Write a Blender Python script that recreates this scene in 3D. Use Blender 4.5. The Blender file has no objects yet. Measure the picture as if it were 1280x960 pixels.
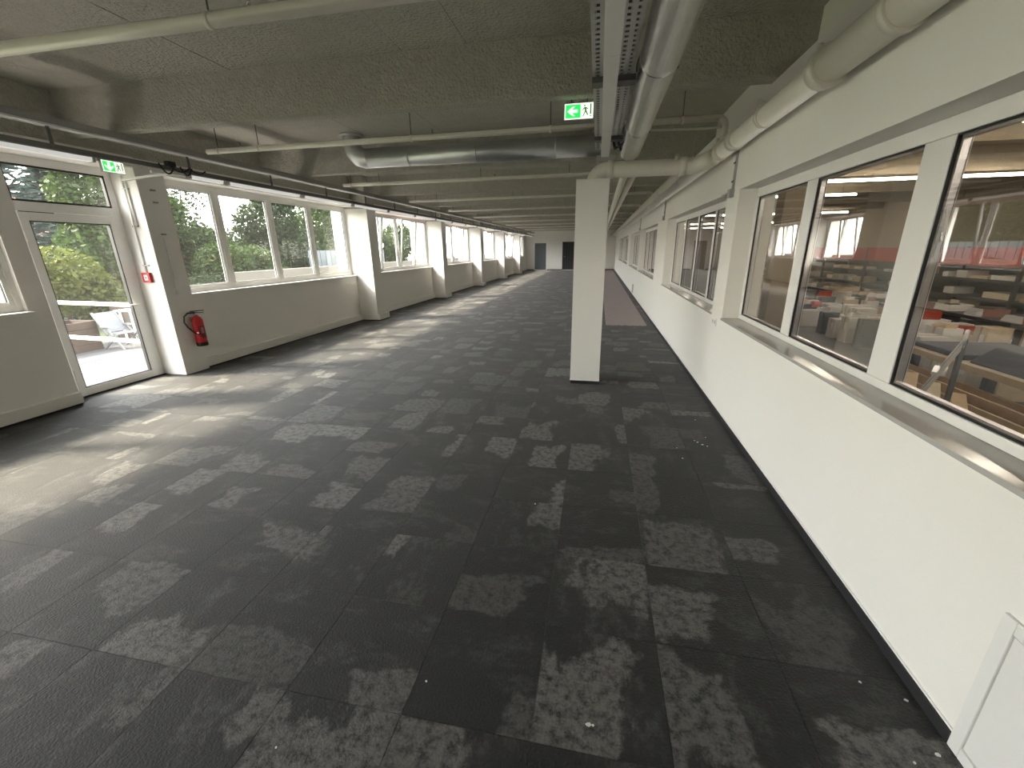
import bpy, bmesh, math, random
from mathutils import Vector, Matrix
random.seed(7)
S = bpy.context.scene
COL = S.collection
PI = math.pi

# ------------------------------------------------------------------ camera
F_PX, PITCH, YAW, ROLL, CAM_H = 523.14, -0.31185, -0.19848, -0.01315, 1.70
fw = Vector((math.sin(YAW)*math.cos(PITCH), math.cos(YAW)*math.cos(PITCH), math.sin(PITCH)))
rt = Vector((math.cos(YAW), -math.sin(YAW), 0)); up = rt.cross(fw)
rt2 = rt*math.cos(ROLL) + up*math.sin(ROLL); up2 = up*math.cos(ROLL) - rt*math.sin(ROLL)
cam_d = bpy.data.cameras.new('camera'); cam = bpy.data.objects.new('camera', cam_d); COL.objects.link(cam)
cam_d.sensor_fit = 'HORIZONTAL'; cam_d.sensor_width = 36.0; cam_d.lens = 36.0*F_PX/1280.0
cam_d.clip_start = 0.02; cam_d.clip_end = 500
M4 = Matrix.Identity(4)
for i in range(3):
    M4[i][0] = rt2[i]; M4[i][1] = up2[i]; M4[i][2] = -fw[i]
M4[2][3] = CAM_H
cam.matrix_world = M4
S.camera = cam
CAMV = (rt2, -up2, fw)
def proj(x, y, z):
    v = Vector((x, y, z-CAM_H)); c = [a.dot(v) for a in CAMV]
    if c[2] < 0.05: return None
    return (640+F_PX*c[0]/c[2], 480+F_PX*c[1]/c[2])

# ------------------------------------------------------------------ sky, sun, exposure
S.view_settings.view_transform = 'Standard'; S.view_settings.look = 'None'
S.view_settings.gamma = 1.0; S.view_settings.use_curve_mapping = False
S.view_settings.exposure = 2.5
S.cycles.diffuse_bounces = 8; S.cycles.max_bounces = 14; S.cycles.transparent_max_bounces = 16
SUN_DIR = Vector((1.0, 0.28, -1.03)).normalized()
W = bpy.data.worlds.new('sky'); S.world = W; W.use_nodes = True
nt = W.node_tree; nt.nodes.clear()
wo = nt.nodes.new('ShaderNodeOutputWorld'); bg = nt.nodes.new('ShaderNodeBackground')
sky = nt.nodes.new('ShaderNodeTexSky'); sky.sky_type = 'NISHITA'; sky.sun_disc = False
sky.sun_elevation = math.radians(44.7); sky.sun_rotation = math.radians(254); sky.dust_density = 4.0; sky.air_density = 1.0
mixw = nt.nodes.new('ShaderNodeMix'); mixw.data_type = 'RGBA'; mixw.inputs[0].default_value = 0.45
SKYMUL = nt.nodes.new('ShaderNodeVectorMath'); SKYMUL.operation = 'SCALE'; SKYMUL.inputs[3].default_value = 0.30
nt.links.new(sky.outputs[0], SKYMUL.inputs[0]); nt.links.new(SKYMUL.outputs[0], mixw.inputs[6])
mixw.inputs[7].default_value = (3.5, 3.4, 3.2, 1)          # thin bright cloud veil
nt.links.new(mixw.outputs[2], bg.inputs[0]); bg.inputs[1].default_value = 1.0
nt.links.new(bg.outputs[0], wo.inputs[0])
sd = bpy.data.lights.new('sun', 'SUN'); sd.energy = 3.9; sd.angle = math.radians(6); sd.color = (1.0, 0.87, 0.68)
sun = bpy.data.objects.new('sun', sd); COL.objects.link(sun); sun.location = (-30, -8, 31)
sun.rotation_euler = SUN_DIR.to_track_quat('-Z', 'Y').to_euler()

# ------------------------------------------------------------------ materials
def new_mat(name):
    m = bpy.data.materials.new(name); m.use_nodes = True
    n = m.node_tree.nodes; b = n['Principled BSDF']
    return m, m.node_tree, b
def pmat(name, col, rough=0.6, metal=0.0, var=0.0, vscale=6.0, bump=0.0, bscale=40.0, spec=0.5, emit=None, estr=0.0, sheen=0.0, detail=4.0):
    """principled with procedural mottling and fine relief"""
    m, t, b = new_mat(name)
    b.inputs['Roughness'].default_value = rough; b.inputs['Metallic'].default_value = metal
    b.inputs['Specular IOR Level'].default_value = spec
    if sheen: b.inputs['Sheen Weight'].default_value = sheen
    tc = t.nodes.new('ShaderNodeTexCoord')
    geo = t.nodes.new('ShaderNodeNewGeometry')
    nz = t.nodes.new('ShaderNodeTexNoise'); nz.inputs['Scale'].default_value = vscale; nz.inputs['Detail'].default_value = detail
    t.links.new(geo.outputs['Position'], nz.inputs['Vector'])
    mx = t.nodes.new('ShaderNodeMix'); mx.data_type = 'RGBA'
    c = Vector(col[:3])
    mx.inputs[6].default_value = (*(c*(1-var)), 1); mx.inputs[7].default_value = (*[min(1, k*(1+var)) for k in c], 1)
    t.links.new(nz.outputs['Fac'], mx.inputs[0]); t.links.new(mx.outputs[2], b.inputs['Base Color'])
    if bump:
        n2 = t.nodes.new('ShaderNodeTexNoise'); n2.inputs['Scale'].default_value = bscale; n2.inputs['Detail'].default_value = 6
        t.links.new(geo.outputs['Position'], n2.inputs['Vector'])
        bp = t.nodes.new('ShaderNodeBump'); bp.inputs['Strength'].default_value = bump; bp.inputs['Distance'].default_value = 0.02 if bump < 0.85 else 0.035
        t.links.new(n2.outputs['Fac'], bp.inputs['Height']); t.links.new(bp.outputs[0], b.inputs['Normal'])
    if emit:
        b.inputs['Emission Color'].default_value = (*emit, 1); b.inputs['Emission Strength'].default_value = estr
    return m
def glass_mat(name, tint, f0=0.04, rough=0.0, dirt=0.0):
    """clear pane: transparent with a Schlick mirror share, the same from both sides"""
    m = bpy.data.materials.new(name); m.use_nodes = True; t = m.node_tree; t.nodes.clear(); L = t.links
    o = t.nodes.new('ShaderNodeOutputMaterial'); mx = t.nodes.new('ShaderNodeMixShader')
    tr = t.nodes.new('ShaderNodeBsdfTransparent'); gl = t.nodes.new('ShaderNodeBsdfGlossy')
    tr.inputs[0].default_value = (*tint, 1); gl.inputs['Roughness'].default_value = rough; gl.inputs[0].default_value = (1, 1, 1, 1)
    geo = t.nodes.new('ShaderNodeNewGeometry'); dt = t.nodes.new('ShaderNodeVectorMath'); dt.operation = 'DOT_PRODUCT'
    L.new(geo.outputs['Incoming'], dt.inputs[0]); L.new(geo.outputs['Normal'], dt.inputs[1])
    def ma(op, a, b=0.0, c=0.0):
        n = t.nodes.new('ShaderNodeMath'); n.operation = op
        for i, v in enumerate((a, b, c)):
            if isinstance(v, (int, float)): n.inputs[i].default_value = v
            else: L.new(v, n.inputs[i])
        return n.outputs[0]
    p5 = ma('POWER', ma('SUBTRACT', 1.0, ma('ABSOLUTE', dt.outputs['Value'])), 5.0)
    L.new(ma('MULTIPLY_ADD', p5, 1-f0, f0), mx.inputs[0])
    tl = t.nodes.new('ShaderNodeBsdfTranslucent'); dm = t.nodes.new('ShaderNodeMixShader'); dm.inputs[0].default_value = dirt
    L.new(tr.outputs[0], dm.inputs[1]); L.new(tl.outputs[0], dm.inputs[2])
    L.new(dm.outputs[0], mx.inputs[1]); L.new(gl.outputs[0], mx.inputs[2]); L.new(mx.outputs[0], o.inputs[0]); return m
def carpet_mat():
    m, t, b = new_mat('carpet_tile'); N = t.nodes; L = t.links
    b.inputs['Roughness'].default_value = 0.68; b.inputs['Specular IOR Level'].default_value = 0.4
    b.inputs['Sheen Weight'].default_value = 0.1; b.inputs['Sheen Roughness'].default_value = 0.5
    geo = N.new('ShaderNodeNewGeometry')
    def vm(op, a, bb=None, sc=None):
        n = N.new('ShaderNodeVectorMath'); n.operation = op
        if isinstance(a, tuple): n.inputs[0].default_value = a
        else: L.new(a, n.inputs[0])
        if bb is not None:
            if isinstance(bb, tuple): n.inputs[1].default_value = bb
            else: L.new(bb, n.inputs[1])
        if sc is not None: n.inputs[3].default_value = sc
        return n.outputs[0]
    def ma(op, a, bb=0.0, c=0.0):
        n = N.new('ShaderNodeMath'); n.operation = op
        for i, v in enumerate((a, bb, c)):
            if isinstance(v, (int, float)): n.inputs[i].default_value = v
            else: L.new(v, n.inputs[i])
        return n.outputs[0]
    def ramp(v, lo, hi):
        n = N.new('ShaderNodeMapRange'); n.interpolation_type = 'SMOOTHSTEP'
        L.new(v, n.inputs[0]); n.inputs[1].default_value = lo; n.inputs[2].default_value = hi
        return n.outputs[0]
    p = vm('MULTIPLY', vm('SUBTRACT', geo.outputs['Position'], (0.34, 2.035, 0)), (2, 2, 0))
    cell = vm('FLOOR', p)
    wn = N.new('ShaderNodeTexWhiteNoise'); wn.noise_dimensions = '3D'; L.new(cell, wn.inputs['Vector'])
    sep = N.new('ShaderNodeSeparateColor'); L.new(wn.outputs['Color'], sep.inputs[0])
    # every tile is cut from another stretch of the pattern, turned by a quarter or not
    sx = N.new('ShaderNodeSeparateXYZ'); L.new(p, sx.inputs[0])
    cs = ma('GREATER_THAN', sep.outputs[2], 0.5)
    comb = N.new('ShaderNodeCombineXYZ')
    L.new(ma('MULTIPLY', sx.outputs[0], ma('MULTIPLY_ADD', cs, 0.6, 0.7)), comb.inputs[0])
    L.new(ma('MULTIPLY', sx.outputs[1], ma('MULTIPLY_ADD', cs, -0.6, 1.3)), comb.inputs[1])
    off = vm('SCALE', wn.outputs['Color'], sc=43.0)
    q = vm('ADD', comb.outputs[0], off)
    n1 = N.new('ShaderNodeTexNoise'); n1.inputs['Scale'].default_value = 1.15; n1.inputs['Detail'].default_value = 9; n1.inputs['Roughness'].default_value = 0.62
    L.new(q, n1.inputs['Vector'])
    wn2 = N.new('ShaderNodeTexWhiteNoise'); wn2.noise_dimensions = '3D'; L.new(vm('ADD', cell, (17.3, 5.1, 2.7)), wn2.inputs['Vector'])
    sp2 = N.new('ShaderNodeSeparateColor'); L.new(wn2.outputs['Color'], sp2.inputs[0])
    fr = N.new('ShaderNodeSeparateXYZ'); L.new(vm('SUBTRACT', p, cell), fr.inputs[0])
    # a ragged rectangle of light pile somewhere on each tile, cut off at the tile edge
    def side(c, pos, size):
        d = ma('ABSOLUTE', ma('SUBTRACT', c, ma('MULTIPLY_ADD', pos, 1.3, -0.15)))
        return ma('DIVIDE', d, size)
    hw = ma('MULTIPLY_ADD', sep.outputs[0], 0.42, 0.17); hh = ma('MULTIPLY_ADD', sep.outputs[2], 0.42, 0.17)
    dd = ma('MAXIMUM', side(fr.outputs[0], sp2.outputs[0], hw), side(fr.outputs[1], sp2.outputs[1], hh))
    dn = ma('ADD', dd, ma('MULTIPLY', ma('SUBTRACT', n1.outputs['Fac'], 0.5), 3.3))
    inv = ma('SUBTRACT', 2.0, dn)
    blot = ma('MULTIPLY', ramp(inv, 0.92, 1.16), ma('MULTIPLY_ADD', sp2.outputs[2], 0.75, 0.25))
    n4 = N.new('ShaderNodeTexNoise'); n4.inputs['Scale'].default_value = 2.4; n4.inputs['Detail'].default_value = 8; n4.inputs['Roughness'].default_value = 0.7
    L.new(q, n4.inputs['Vector']); haze = ma('MULTIPLY', ramp(n4.outputs['Fac'], 0.48, 0.66), 0.28)
    n2 = N.new('ShaderNodeTexNoise'); n2.inputs['Scale'].default_value = 95; n2.inputs['Detail'].default_value = 3
    L.new(geo.outputs['Position'], n2.inputs['Vector'])
    n3 = N.new('ShaderNodeTexNoise'); n3.inputs['Scale'].default_value = 22; n3.inputs['Detail'].default_value = 6; n3.inputs['Roughness'].default_value = 0.75
    L.new(geo.outputs['Position'], n3.inputs['Vector'])
    patch = ma('MULTIPLY', ma('MAXIMUM', blot, haze), ramp(n3.outputs['Fac'], 0.32, 0.60))
    mx = N.new('ShaderNodeMix'); mx.data_type = 'RGBA'
    mx.inputs[6].default_value = (0.0125, 0.0125, 0.0122, 1); mx.inputs[7].default_value = (0.135, 0.132, 0.126, 1)
    L.new(patch, mx.inputs[0])
    tone = ma('MULTIPLY', ma('MULTIPLY_ADD', sep.outputs[1], 0.4, 0.8), ma('MULTIPLY_ADD', n2.outputs['Fac'], 0.9, 0.55))
    sc = N.new('ShaderNodeVectorMath'); sc.operation = 'SCALE'; L.new(mx.outputs[2], sc.inputs[0]); L.new(tone, sc.inputs[3])
    L.new(sc.outputs[0], b.inputs['Base Color'])
    bp = N.new('ShaderNodeBump'); bp.inputs['Strength'].default_value = 0.5; bp.inputs['Distance'].default_value = 0.01
    L.new(n2.outputs['Fac'], bp.inputs['Height']); L.new(bp.outputs[0], b.inputs['Normal'])
    return m
def stripe_mat(name, c1, c2, scale, axis):
    m, t, b = new_mat(name); geo = t.nodes.new('ShaderNodeNewGeometry'); w = t.nodes.new('ShaderNodeTexWave')
    w.bands_direction = axis; w.inputs['Scale'].default_value = scale
    t.links.new(geo.outputs['Position'], w.inputs['Vector']); r = t.nodes.new('ShaderNodeMath'); r.operation = 'GREATER_THAN'; r.inputs[1].default_value = 0.5
    t.links.new(w.outputs['Fac'], r.inputs[0]); mx = t.nodes.new('ShaderNodeMix'); mx.data_type = 'RGBA'
    mx.inputs[6].default_value = (*c1, 1); mx.inputs[7].default_value = (*c2, 1)
    t.links.new(r.outputs[0], mx.inputs[0]); t.links.new(mx.outputs[2], b.inputs['Base Color']); return m
def leaf_mat(name, c1, c2):
    m, t, b = new_mat(name); b.inputs['Roughness'].default_value = 0.6; b.inputs['Specular IOR Level'].default_value = 0.2
    geo = t.nodes.new('ShaderNodeNewGeometry'); mx = t.nodes.new('ShaderNodeMix'); mx.data_type = 'RGBA'
    mx.inputs[6].default_value = (*c1, 1); mx.inputs[7].default_value = (*c2, 1)
    t.links.new(geo.outputs['Random Per Island'], mx.inputs[0]); t.links.new(mx.outputs[2], b.inputs['Base Color'])
    tl = t.nodes.new('ShaderNodeBsdfTranslucent'); t.links.new(mx.outputs[2], tl.inputs[0])
    ms = t.nodes.new('ShaderNodeMixShader'); ms.inputs[0].default_value = 0.35
    t.links.new(b.outputs[0], ms.inputs[1]); t.links.new(tl.outputs[0], ms.inputs[2])
    t.links.new(ms.outputs[0], t.nodes['Material Output'].inputs[0]); return m

MT = dict(
    wall=pmat('white_wall_paint', (0.87, 0.85, 0.81), 0.85, var=0.015, vscale=3, bump=0.06, bscale=180, spec=0.2),
    wallr=pmat('white_wall_paint_fine', (0.86, 0.845, 0.805), 0.75, var=0.01, vscale=2, bump=0.08, bscale=140, spec=0.25),
    pvc=pmat('white_window_plastic', (0.85, 0.84, 0.815), 0.35, var=0.01, spec=0.5),
    concrete=pmat('sprayed_concrete', (0.51, 0.49, 0.435), 0.95, var=0.16, vscale=14, bump=0.9, bscale=42, spec=0.1, detail=8),
    slab=pmat('slab_concrete', (0.54, 0.52, 0.465), 0.95, var=0.12, vscale=7, bump=0.86, bscale=36, spec=0.1, detail=8),
    slabdark=pmat('joint_concrete', (0.30, 0.29, 0.255), 0.95, var=0.1, bump=0.5),
    carpet=carpet_mat(),
    under=pmat('screed', (0.03, 0.03, 0.03), 0.9, var=0.1),
    black=pmat('black_skirting', (0.018, 0.018, 0.02), 0.6, var=0.1),
    cream=pmat('cream_pipe_paint', (0.80, 0.765, 0.68), 0.3, var=0.05, vscale=8),
    duct=pmat('galvanised_sheet', (0.88, 0.90, 0.88), 0.26, metal=1.0, var=0.05, vscale=7),
    duct2=pmat('dull_galvanised_sheet', (0.60, 0.62, 0.63), 0.42, metal=1.0, var=0.06, vscale=5),
    steel=pmat('dull_zinc_steel', (0.55, 0.555, 0.55), 0.4, metal=0.6, var=0.1),
    dsteel=pmat('dark_steel', (0.13, 0.135, 0.135), 0.5, metal=0.3, var=0.15),
    channel=pmat('grey_channel_paint', (0.36, 0.355, 0.34), 0.4, var=0.03),
    lamplit=pmat('lamp_diffuser', (0.82, 0.82, 0.80), 0.35, var=0.01, emit=(1.0, 0.99, 0.94), estr=0.08),
    railgrey=pmat('rail_grey', (0.17, 0.172, 0.165), 0.5, metal=0.2, var=0.25, vscale=30),
    lamp=pmat('unlit_lamp_diffuser', (0.80, 0.80, 0.78), 0.35, var=0.01),
    rubber=pmat('black_gasket', (0.012, 0.011, 0.011), 0.45, var=0.1),
    chrome=pmat('brushed_steel', (0.7, 0.7, 0.7), 0.25, metal=1.0, var=0.05),
    silver=pmat('silver_seal', (0.72, 0.70, 0.72), 0.25, metal=0.6, var=0.05),
    glass=glass_mat('window_glass', (0.96, 0.975, 0.965), 0.035, dirt=0.004),
    glassr=glass_mat('inner_window_glass', (0.93, 0.92, 0.90), 0.10),
    sill=pmat('polished_sill', (0.46, 0.445, 0.42), 0.12, var=0.05, vscale=2),
    red=pmat('fire_red', (0.50, 0.012, 0.016), 0.3, var=0.03),
    dred=pmat('dark_print_red', (0.16, 0.006, 0.01), 0.35, var=0.03),
    blackp=pmat('black_plastic', (0.012, 0.012, 0.012), 0.4, var=0.1),
    labelp=pmat('pale_label_print', (0.42, 0.16, 0.15), 0.5, var=0.1, vscale=60),
    sgreen=pmat('sign_green', (0.01, 0.45, 0.08), 0.4, emit=(0.01, 0.62, 0.07), estr=0.30),
    swhite=pmat('sign_white', (0.8, 0.9, 0.75), 0.4, emit=(0.85, 1.0, 0.75), estr=0.26),
    sfig=pmat('sign_figure_green', (0.03, 0.16, 0.03), 0.4, emit=(0.08, 0.3, 0.06), estr=0.08),
    doorg=pmat('grey_door_paint', (0.10, 0.11, 0.115), 0.45, var=0.03),
    doord=pmat('anthracite_door', (0.02, 0.023, 0.027), 0.4, var=0.05),
    runner=pmat('mauve_floor_cover', (0.36, 0.30, 0.30), 0.85, var=0.10, vscale=5, bump=0.3, bscale=20),
    flake=pmat('white_paint_flake', (0.75, 0.75, 0.72), 0.7, var=0.05),
    pink=pmat('pale_pink_film', (0.72, 0.58, 0.56), 0.5, var=0.03),
    hwall=pmat('workshop_wall', (0.40, 0.33, 0.24), 0.9, var=0.08),
    hceil=pmat('workshop_ceiling', (0.34, 0.28, 0.20), 0.9, var=0.12, vscale=4, bump=0.4, bscale=40),
    hfloor=pmat('workshop_floor', (0.11, 0.105, 0.10), 0.5, var=0.25, vscale=1.5),
    orange=pmat('orange_enamel', (0.42, 0.045, 0.010), 0.5, var=0.08),
    rack=pmat('rack_steel', (0.07, 0.068, 0.065), 0.5, metal=0.3, var=0.15),
    wood=pmat('pale_timber', (0.56, 0.40, 0.23), 0.7, var=0.2, vscale=14),
    wood2=pmat('bleached_timber', (0.64, 0.54, 0.39), 0.7, var=0.15, vscale=12),
    card=pmat('cardboard', (0.42, 0.31, 0.19), 0.8, var=0.1),
    paper=pmat('white_board', (0.62, 0.60, 0.56), 0.7, var=0.08),
    tarp=pmat('slate_tarpaulin', (0.045, 0.048, 0.065), 0.6, var=0.2, vscale=3),
    hazard=stripe_mat('hazard_stripes', (0.02, 0.02, 0.02), (0.62, 0.52, 0.06), 3.2, 'DIAGONAL'),
    tube=pmat('lit_tube', (0.9, 0.9, 0.85), 0.4, emit=(1.0, 0.93, 0.80), estr=9.0),
    terrace=pmat('terrace_slab', (0.055, 0.055, 0.06), 0.85, var=0.08, vscale=3),
    kerb=pmat('terrace_parapet', (0.115, 0.108, 0.092), 0.9, var=0.15, vscale=2),
    ground=pmat('outdoor_ground', (0.07, 0.09, 0.035), 0.95, var=0.3),
    plank=pmat('brown_plank', (0.045, 0.03, 0.023), 0.8, var=0.25, vscale=9),
    rail=pmat('white_rail', (0.6, 0.6, 0.6), 0.4, var=0.01),
    alu=pmat('dull_aluminium', (0.17, 0.18, 0.19), 0.5, metal=0.3, var=0.05),
    sling=pmat('pale_sling', (0.13, 0.14, 0.16), 0.7, var=0.05),
    bark=pmat('bark', (0.06, 0.045, 0.03), 0.9, var=0.3, vscale=15, bump=0.5),
    rooft=pmat('red_roof_tile', (0.36, 0.12, 0.07), 0.8, var=0.15, vscale=12),
    render=pmat('pale_render', (0.55, 0.52, 0.45), 0.9, var=0.05),
    fence=pmat('grey_fence_panel', (0.10, 0.12, 0.13), 0.6, var=0.08),
    darkglass=pmat('dark_pane', (0.03, 0.04, 0.05), 0.1, var=0.05),
    leaf_a=leaf_mat('leaf_green', (0.014, 0.030, 0.006), (0.042, 0.070, 0.014)),
    leaf_b=leaf_mat('leaf_dark', (0.009, 0.020, 0.006), (0.026, 0.044, 0.012)),
    leaf_c=leaf_mat('leaf_lime', (0.045, 0.058, 0.010), (0.085, 0.10, 0.020)),
    leaf_d=leaf_mat('needle_blue', (0.016, 0.029, 0.025), (0.040, 0.060, 0.053)),
)

# ------------------------------------------------------------------ mesh helpers
class MB:
    def __init__(s): s.v = []; s.f = []; s.sm = []
    def box(s, x0, x1, y0, y1, z0, z1):
        n = len(s.v)
        s.v += [(x0,y0,z0),(x1,y0,z0),(x1,y1,z0),(x0,y1,z0),(x0,y0,z1),(x1,y0,z1),(x1,y1,z1),(x0,y1,z1)]
        for q in ((0,3,2,1),(4,5,6,7),(0,1,5,4),(1,2,6,5),(2,3,7,6),(3,0,4,7)):
            s.f.append([n+k for k in q]); s.sm.append(False)
        return s
    def bar(s, p0, p1, w, h, upv=(0,0,1)):
        """rectangular bar between two points; w across, h along upv"""
        p0 = Vector(p0); p1 = Vector(p1); d = (p1-p0).normalized(); u = Vector(upv)
        if abs(d.dot(u)) > 0.95: u = Vector((1,0,0))
        a = d.cross(u).normalized(); u = a.cross(d).normalized(); n = len(s.v)
        for p in (p0, p1):
            for i, j in ((-1,-1),(1,-1),(1,1),(-1,1)): s.v.append(tuple(p + a*(w/2*i) + u*(h/2*j)))
        for q in ((3,2,1,0),(4,5,6,7),(0,1,5,4),(1,2,6,5),(2,3,7,6),(3,0,4,7)):
            s.f.append([n+k for k in q]); s.sm.append(False)
        return s
    def tube(s, pts, r, n=14, caps=True, closed=False):
        P = [Vector(p) for p in pts]; rr = r if isinstance(r, (list, tuple)) else [r]*len(P)
        base = len(s.v); ref = None
        for i, p in enumerate(P):
            d = ((P[min(i+1, len(P)-1)] - P[i]).normalized() + (P[i] - P[max(i-1, 0)]).normalized())
            d = d.normalized()
            if ref is None:
                ref = Vector((0,0,1)) if abs(d.z) < 0.9 else Vector((1,0,0))
            a = d.cross(ref).normalized(); bb = a.cross(d).normalized(); ref = bb
            for k in range(n):
                t = 2*PI*k/n; s.v.append(tuple(p + a*(rr[i]*math.cos(t)) + bb*(rr[i]*math.sin(t))))
        for i in range(len(P)-1):
            for k in range(n):
                k2 = (k+1) % n
                s.f.append([base+i*n+k, base+i*n+k2, base+(i+1)*n+k2, base+(i+1)*n+k]); s.sm.append(True)
        if caps:
            s.f.append([base+k for k in range(n)][::-1]); s.sm.append(False)
            s.f.append([base+(len(P)-1)*n+k for k in range(n)]); s.sm.append(False)
        return s
    def lathe(s, c, prof, n=20):
        """profile of (r, z) around the vertical through c"""
        base = len(s.v)
        for r, z in prof:
            for k in range(n):
                t = 2*PI*k/n; s.v.append((c[0]+r*math.cos(t), c[1]+r*math.sin(t), c[2]+z))
        for i in range(len(prof)-1):
            for k in range(n):
                k2 = (k+1) % n
                s.f.append([base+i*n+k, base+i*n+k2, base+(i+1)*n+k2, base+(i+1)*n+k]); s.sm.append(True)
        s.f.append([base+k for k in range(n)][::-1]); s.sm.append(False)
        s.f.append([base+(len(prof)-1)*n+k for k in range(n)]); s.sm.append(False)
        return s
    def prism(s, pts, vec):
        """polygon (list of 3-D points) pushed along vec"""
        n = len(pts); b = len(s.v); v = Vector(vec)
        s.v += [tuple(p) for p in pts] + [tuple(Vector(p)+v) for p in pts]
        s.f.append([b+k for k in range(n)][::-1]); s.f.append([b+n+k for k in range(n)]); s.sm += [False, False]
        for k in range(n):
            s.f.append([b+k, b+(k+1) % n, b+n+(k+1) % n, b+n+k]); s.sm.append(False)
        return s
    def build(s, name, mat, parent=None, bevel=0.0, fix=True):
        me = bpy.data.meshes.new(name); me.from_pydata(s.v, [], s.f)
        me.polygons.foreach_set('use_smooth', s.sm)
        if fix:
            bm = bmesh.new(); bm.from_mesh(me); bmesh.ops.recalc_face_normals(bm, faces=bm.faces); bm.to_mesh(me); bm.free()
        me.update()
        me.materials.append(MT[mat] if isinstance(mat, str) else mat)
        o = bpy.data.objects.new(name, me); COL.objects.link(o)
        if parent is not None: o.parent = parent
        if bevel:
            m = o.modifiers.new('edge', 'BEVEL'); m.width = bevel; m.segments = 2; m.limit_method = 'ANGLE'
        return o
def B(*a): return MB().box(*a)
def tag(o, label, cat, group=None, kind=None):
    o['label'] = label; o['category'] = cat
    if group: o['group'] = group
    if kind: o['kind'] = kind
    return o
def struct(o, label=None):
    o['kind'] = 'structure'
    if label: o['label'] = label
    return o
def thing(name, label, cat, loc=(0,0,0), group=None):
    o = bpy.data.objects.new(name, None); COL.objects.link(o); o.empty_display_size = 0.1
    o.location = loc
    return tag(o, label, cat, group)
def sempty(name):
    o = bpy.data.objects.new(name, None); COL.objects.link(o); o['kind'] = 'structure'; return o
def place(o, root):
    """child built in world coordinates under an Empty that stands elsewhere"""
    o.parent = root; o.location = -Vector(root.location); return o
def sub(o, part):
    o.parent = part; return o
def arc(c, r, a0, a1, u, v, n=7):
    c = Vector(c); u = Vector(u); v = Vector(v)
    return [c + u*(r*math.cos(a0+(a1-a0)*k/n)) + v*(r*math.sin(a0+(a1-a0)*k/n)) for k in range(n+1)]

# ------------------------------------------------------------------ room sizes (metres)
XR, YF, YB = 1.315, 36.3, -8.6       # right wall face, far wall, back wall (unseen, moved back for daylight)
XL = -5.92                           # parapet face on the window side
ZS, ZR = 3.38, 2.95                  # slab underside, rib underside

# ---- floor with carpet tiles
floor = struct(B(-6.45, XR+0.02, YB, YF, -0.12, -0.006).build('floor', 'under'), 'floor laid with mottled charcoal carpet tiles')
xs = [0.34+0.5*k for k in range(-14, 3)]; ys = [2.035+0.5*k for k in range(-22, 70)]
tiles = []
for x0 in xs:
    for y0 in ys:
        a, b_, c, d = max(x0, -6.40), min(x0+.5, XR), max(y0, YB), min(y0+.5, YF)
        if b_-a < .03 or d-c < .03: continue
        P = [proj(*q, 0) for q in ((a,c),(b_,c),(b_,d),(a,d))]
        area = 0
        if all(P):
            ctr = (sum(p[0] for p in P)/4, sum(p[1] for p in P)/4)
            ins = sum(0 <= p[0] <= 1280 and 0 <= p[1] <= 960 for p in P)
            if ins:
                area = abs(sum(P[i][0]*P[(i+1)%4][1]-P[(i+1)%4][0]*P[i][1] for i in range(4)))/2*ins/4
        tiles.append((area, a, b_, c, d))
tiles.sort(key=lambda t: -t[0])
G = 0.0012
tmesh = {}
for k, (ar, a, b_, c, d) in enumerate(tiles[:300]):
    key = (round(b_-a, 3), round(d-c, 3))
    if key not in tmesh:
        o = B(G, key[0]-G, G, key[1]-G, -0.006, 0.0).build('carpet_tile', 'carpet', floor); tmesh[key] = o.data
    else:
        o = bpy.data.objects.new('carpet_tile', tmesh[key]); COL.objects.link(o); o.parent = floor
    o.location = (a, c, random.uniform(-0.0006, 0))
mb = MB()
for ar, a, b_, c, d in tiles[300:]:
    mb.box(a+G, b_-G, c+G, d-G, -0.006, 0.0)
o = mb.build('carpet_tile_field', 'carpet', floor, fix=False); o['kind'] = 'stuff'

# ---- ceiling: boarded slab between wide shallow ribs
ceiling = struct(B(-6.45, XR+0.3, YB, YF+0.2, ZS+0.012, ZS+0.25).build('ceiling', 'slabdark'), 'grey rough concrete slab ceiling with wide ribs')
RP = 2.95; ribs = [4.20+RP*k for k in range(-4, 11)]
XC = XR+0.30
bx = [XC] + [0.59-0.595*k for k in range(0, 12)] + [-6.40]
bx = sorted(set(round(x, 3) for x in bx if -6.40 <= x <= XC), reverse=True)
bays = [(YB, ribs[0]+.08)] + [(ribs[i]+.08, ribs[i+1]+.08) for i in range(len(ribs)-1)] + [(ribs[-1]+.08, YF)]
pm = {}
for y0, y1 in bays:
    if y1-y0 < .05: continue
    for i in range(len(bx)-1):
        w = round(bx[i]-bx[i+1], 3); key = (w, round(y1-y0, 3))
        if key not in pm:
            o = B(0.0015, w-0.0015, 0, y1-y0, 0, 0.03).build('slab_panel', 'slab', ceiling); pm[key] = o.data
        else:
            o = bpy.data.objects.new('slab_panel', pm[key]); COL.objects.link(o); o.parent = ceiling
        o.location = (bx[i+1], y0, ZS+random.uniform(-0.003, 0.003))
rm = None
for r in ribs:
    if rm is None:
        m = MB().prism([(-6.42, -0.03, ZS+0.02), (-6.42, 0.0, ZR), (-6.42, 0.13, ZR), (-6.42, 0.17, ZS+0.02)], (XC+6.42, 0, 0))
        o = m.build('concrete_rib', 'concrete', ceiling, bevel=0.015); rm = o
    else:
        o = rm.copy(); COL.objects.link(o)
    o.location = (0, r, 0)
# edge beam over the windows
struct(B(-6.40, -5.86, YB, YF, 2.86, ZS+0.015).build('trim_1', 'concrete', None), 'concrete edge beam above the window band')

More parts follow.
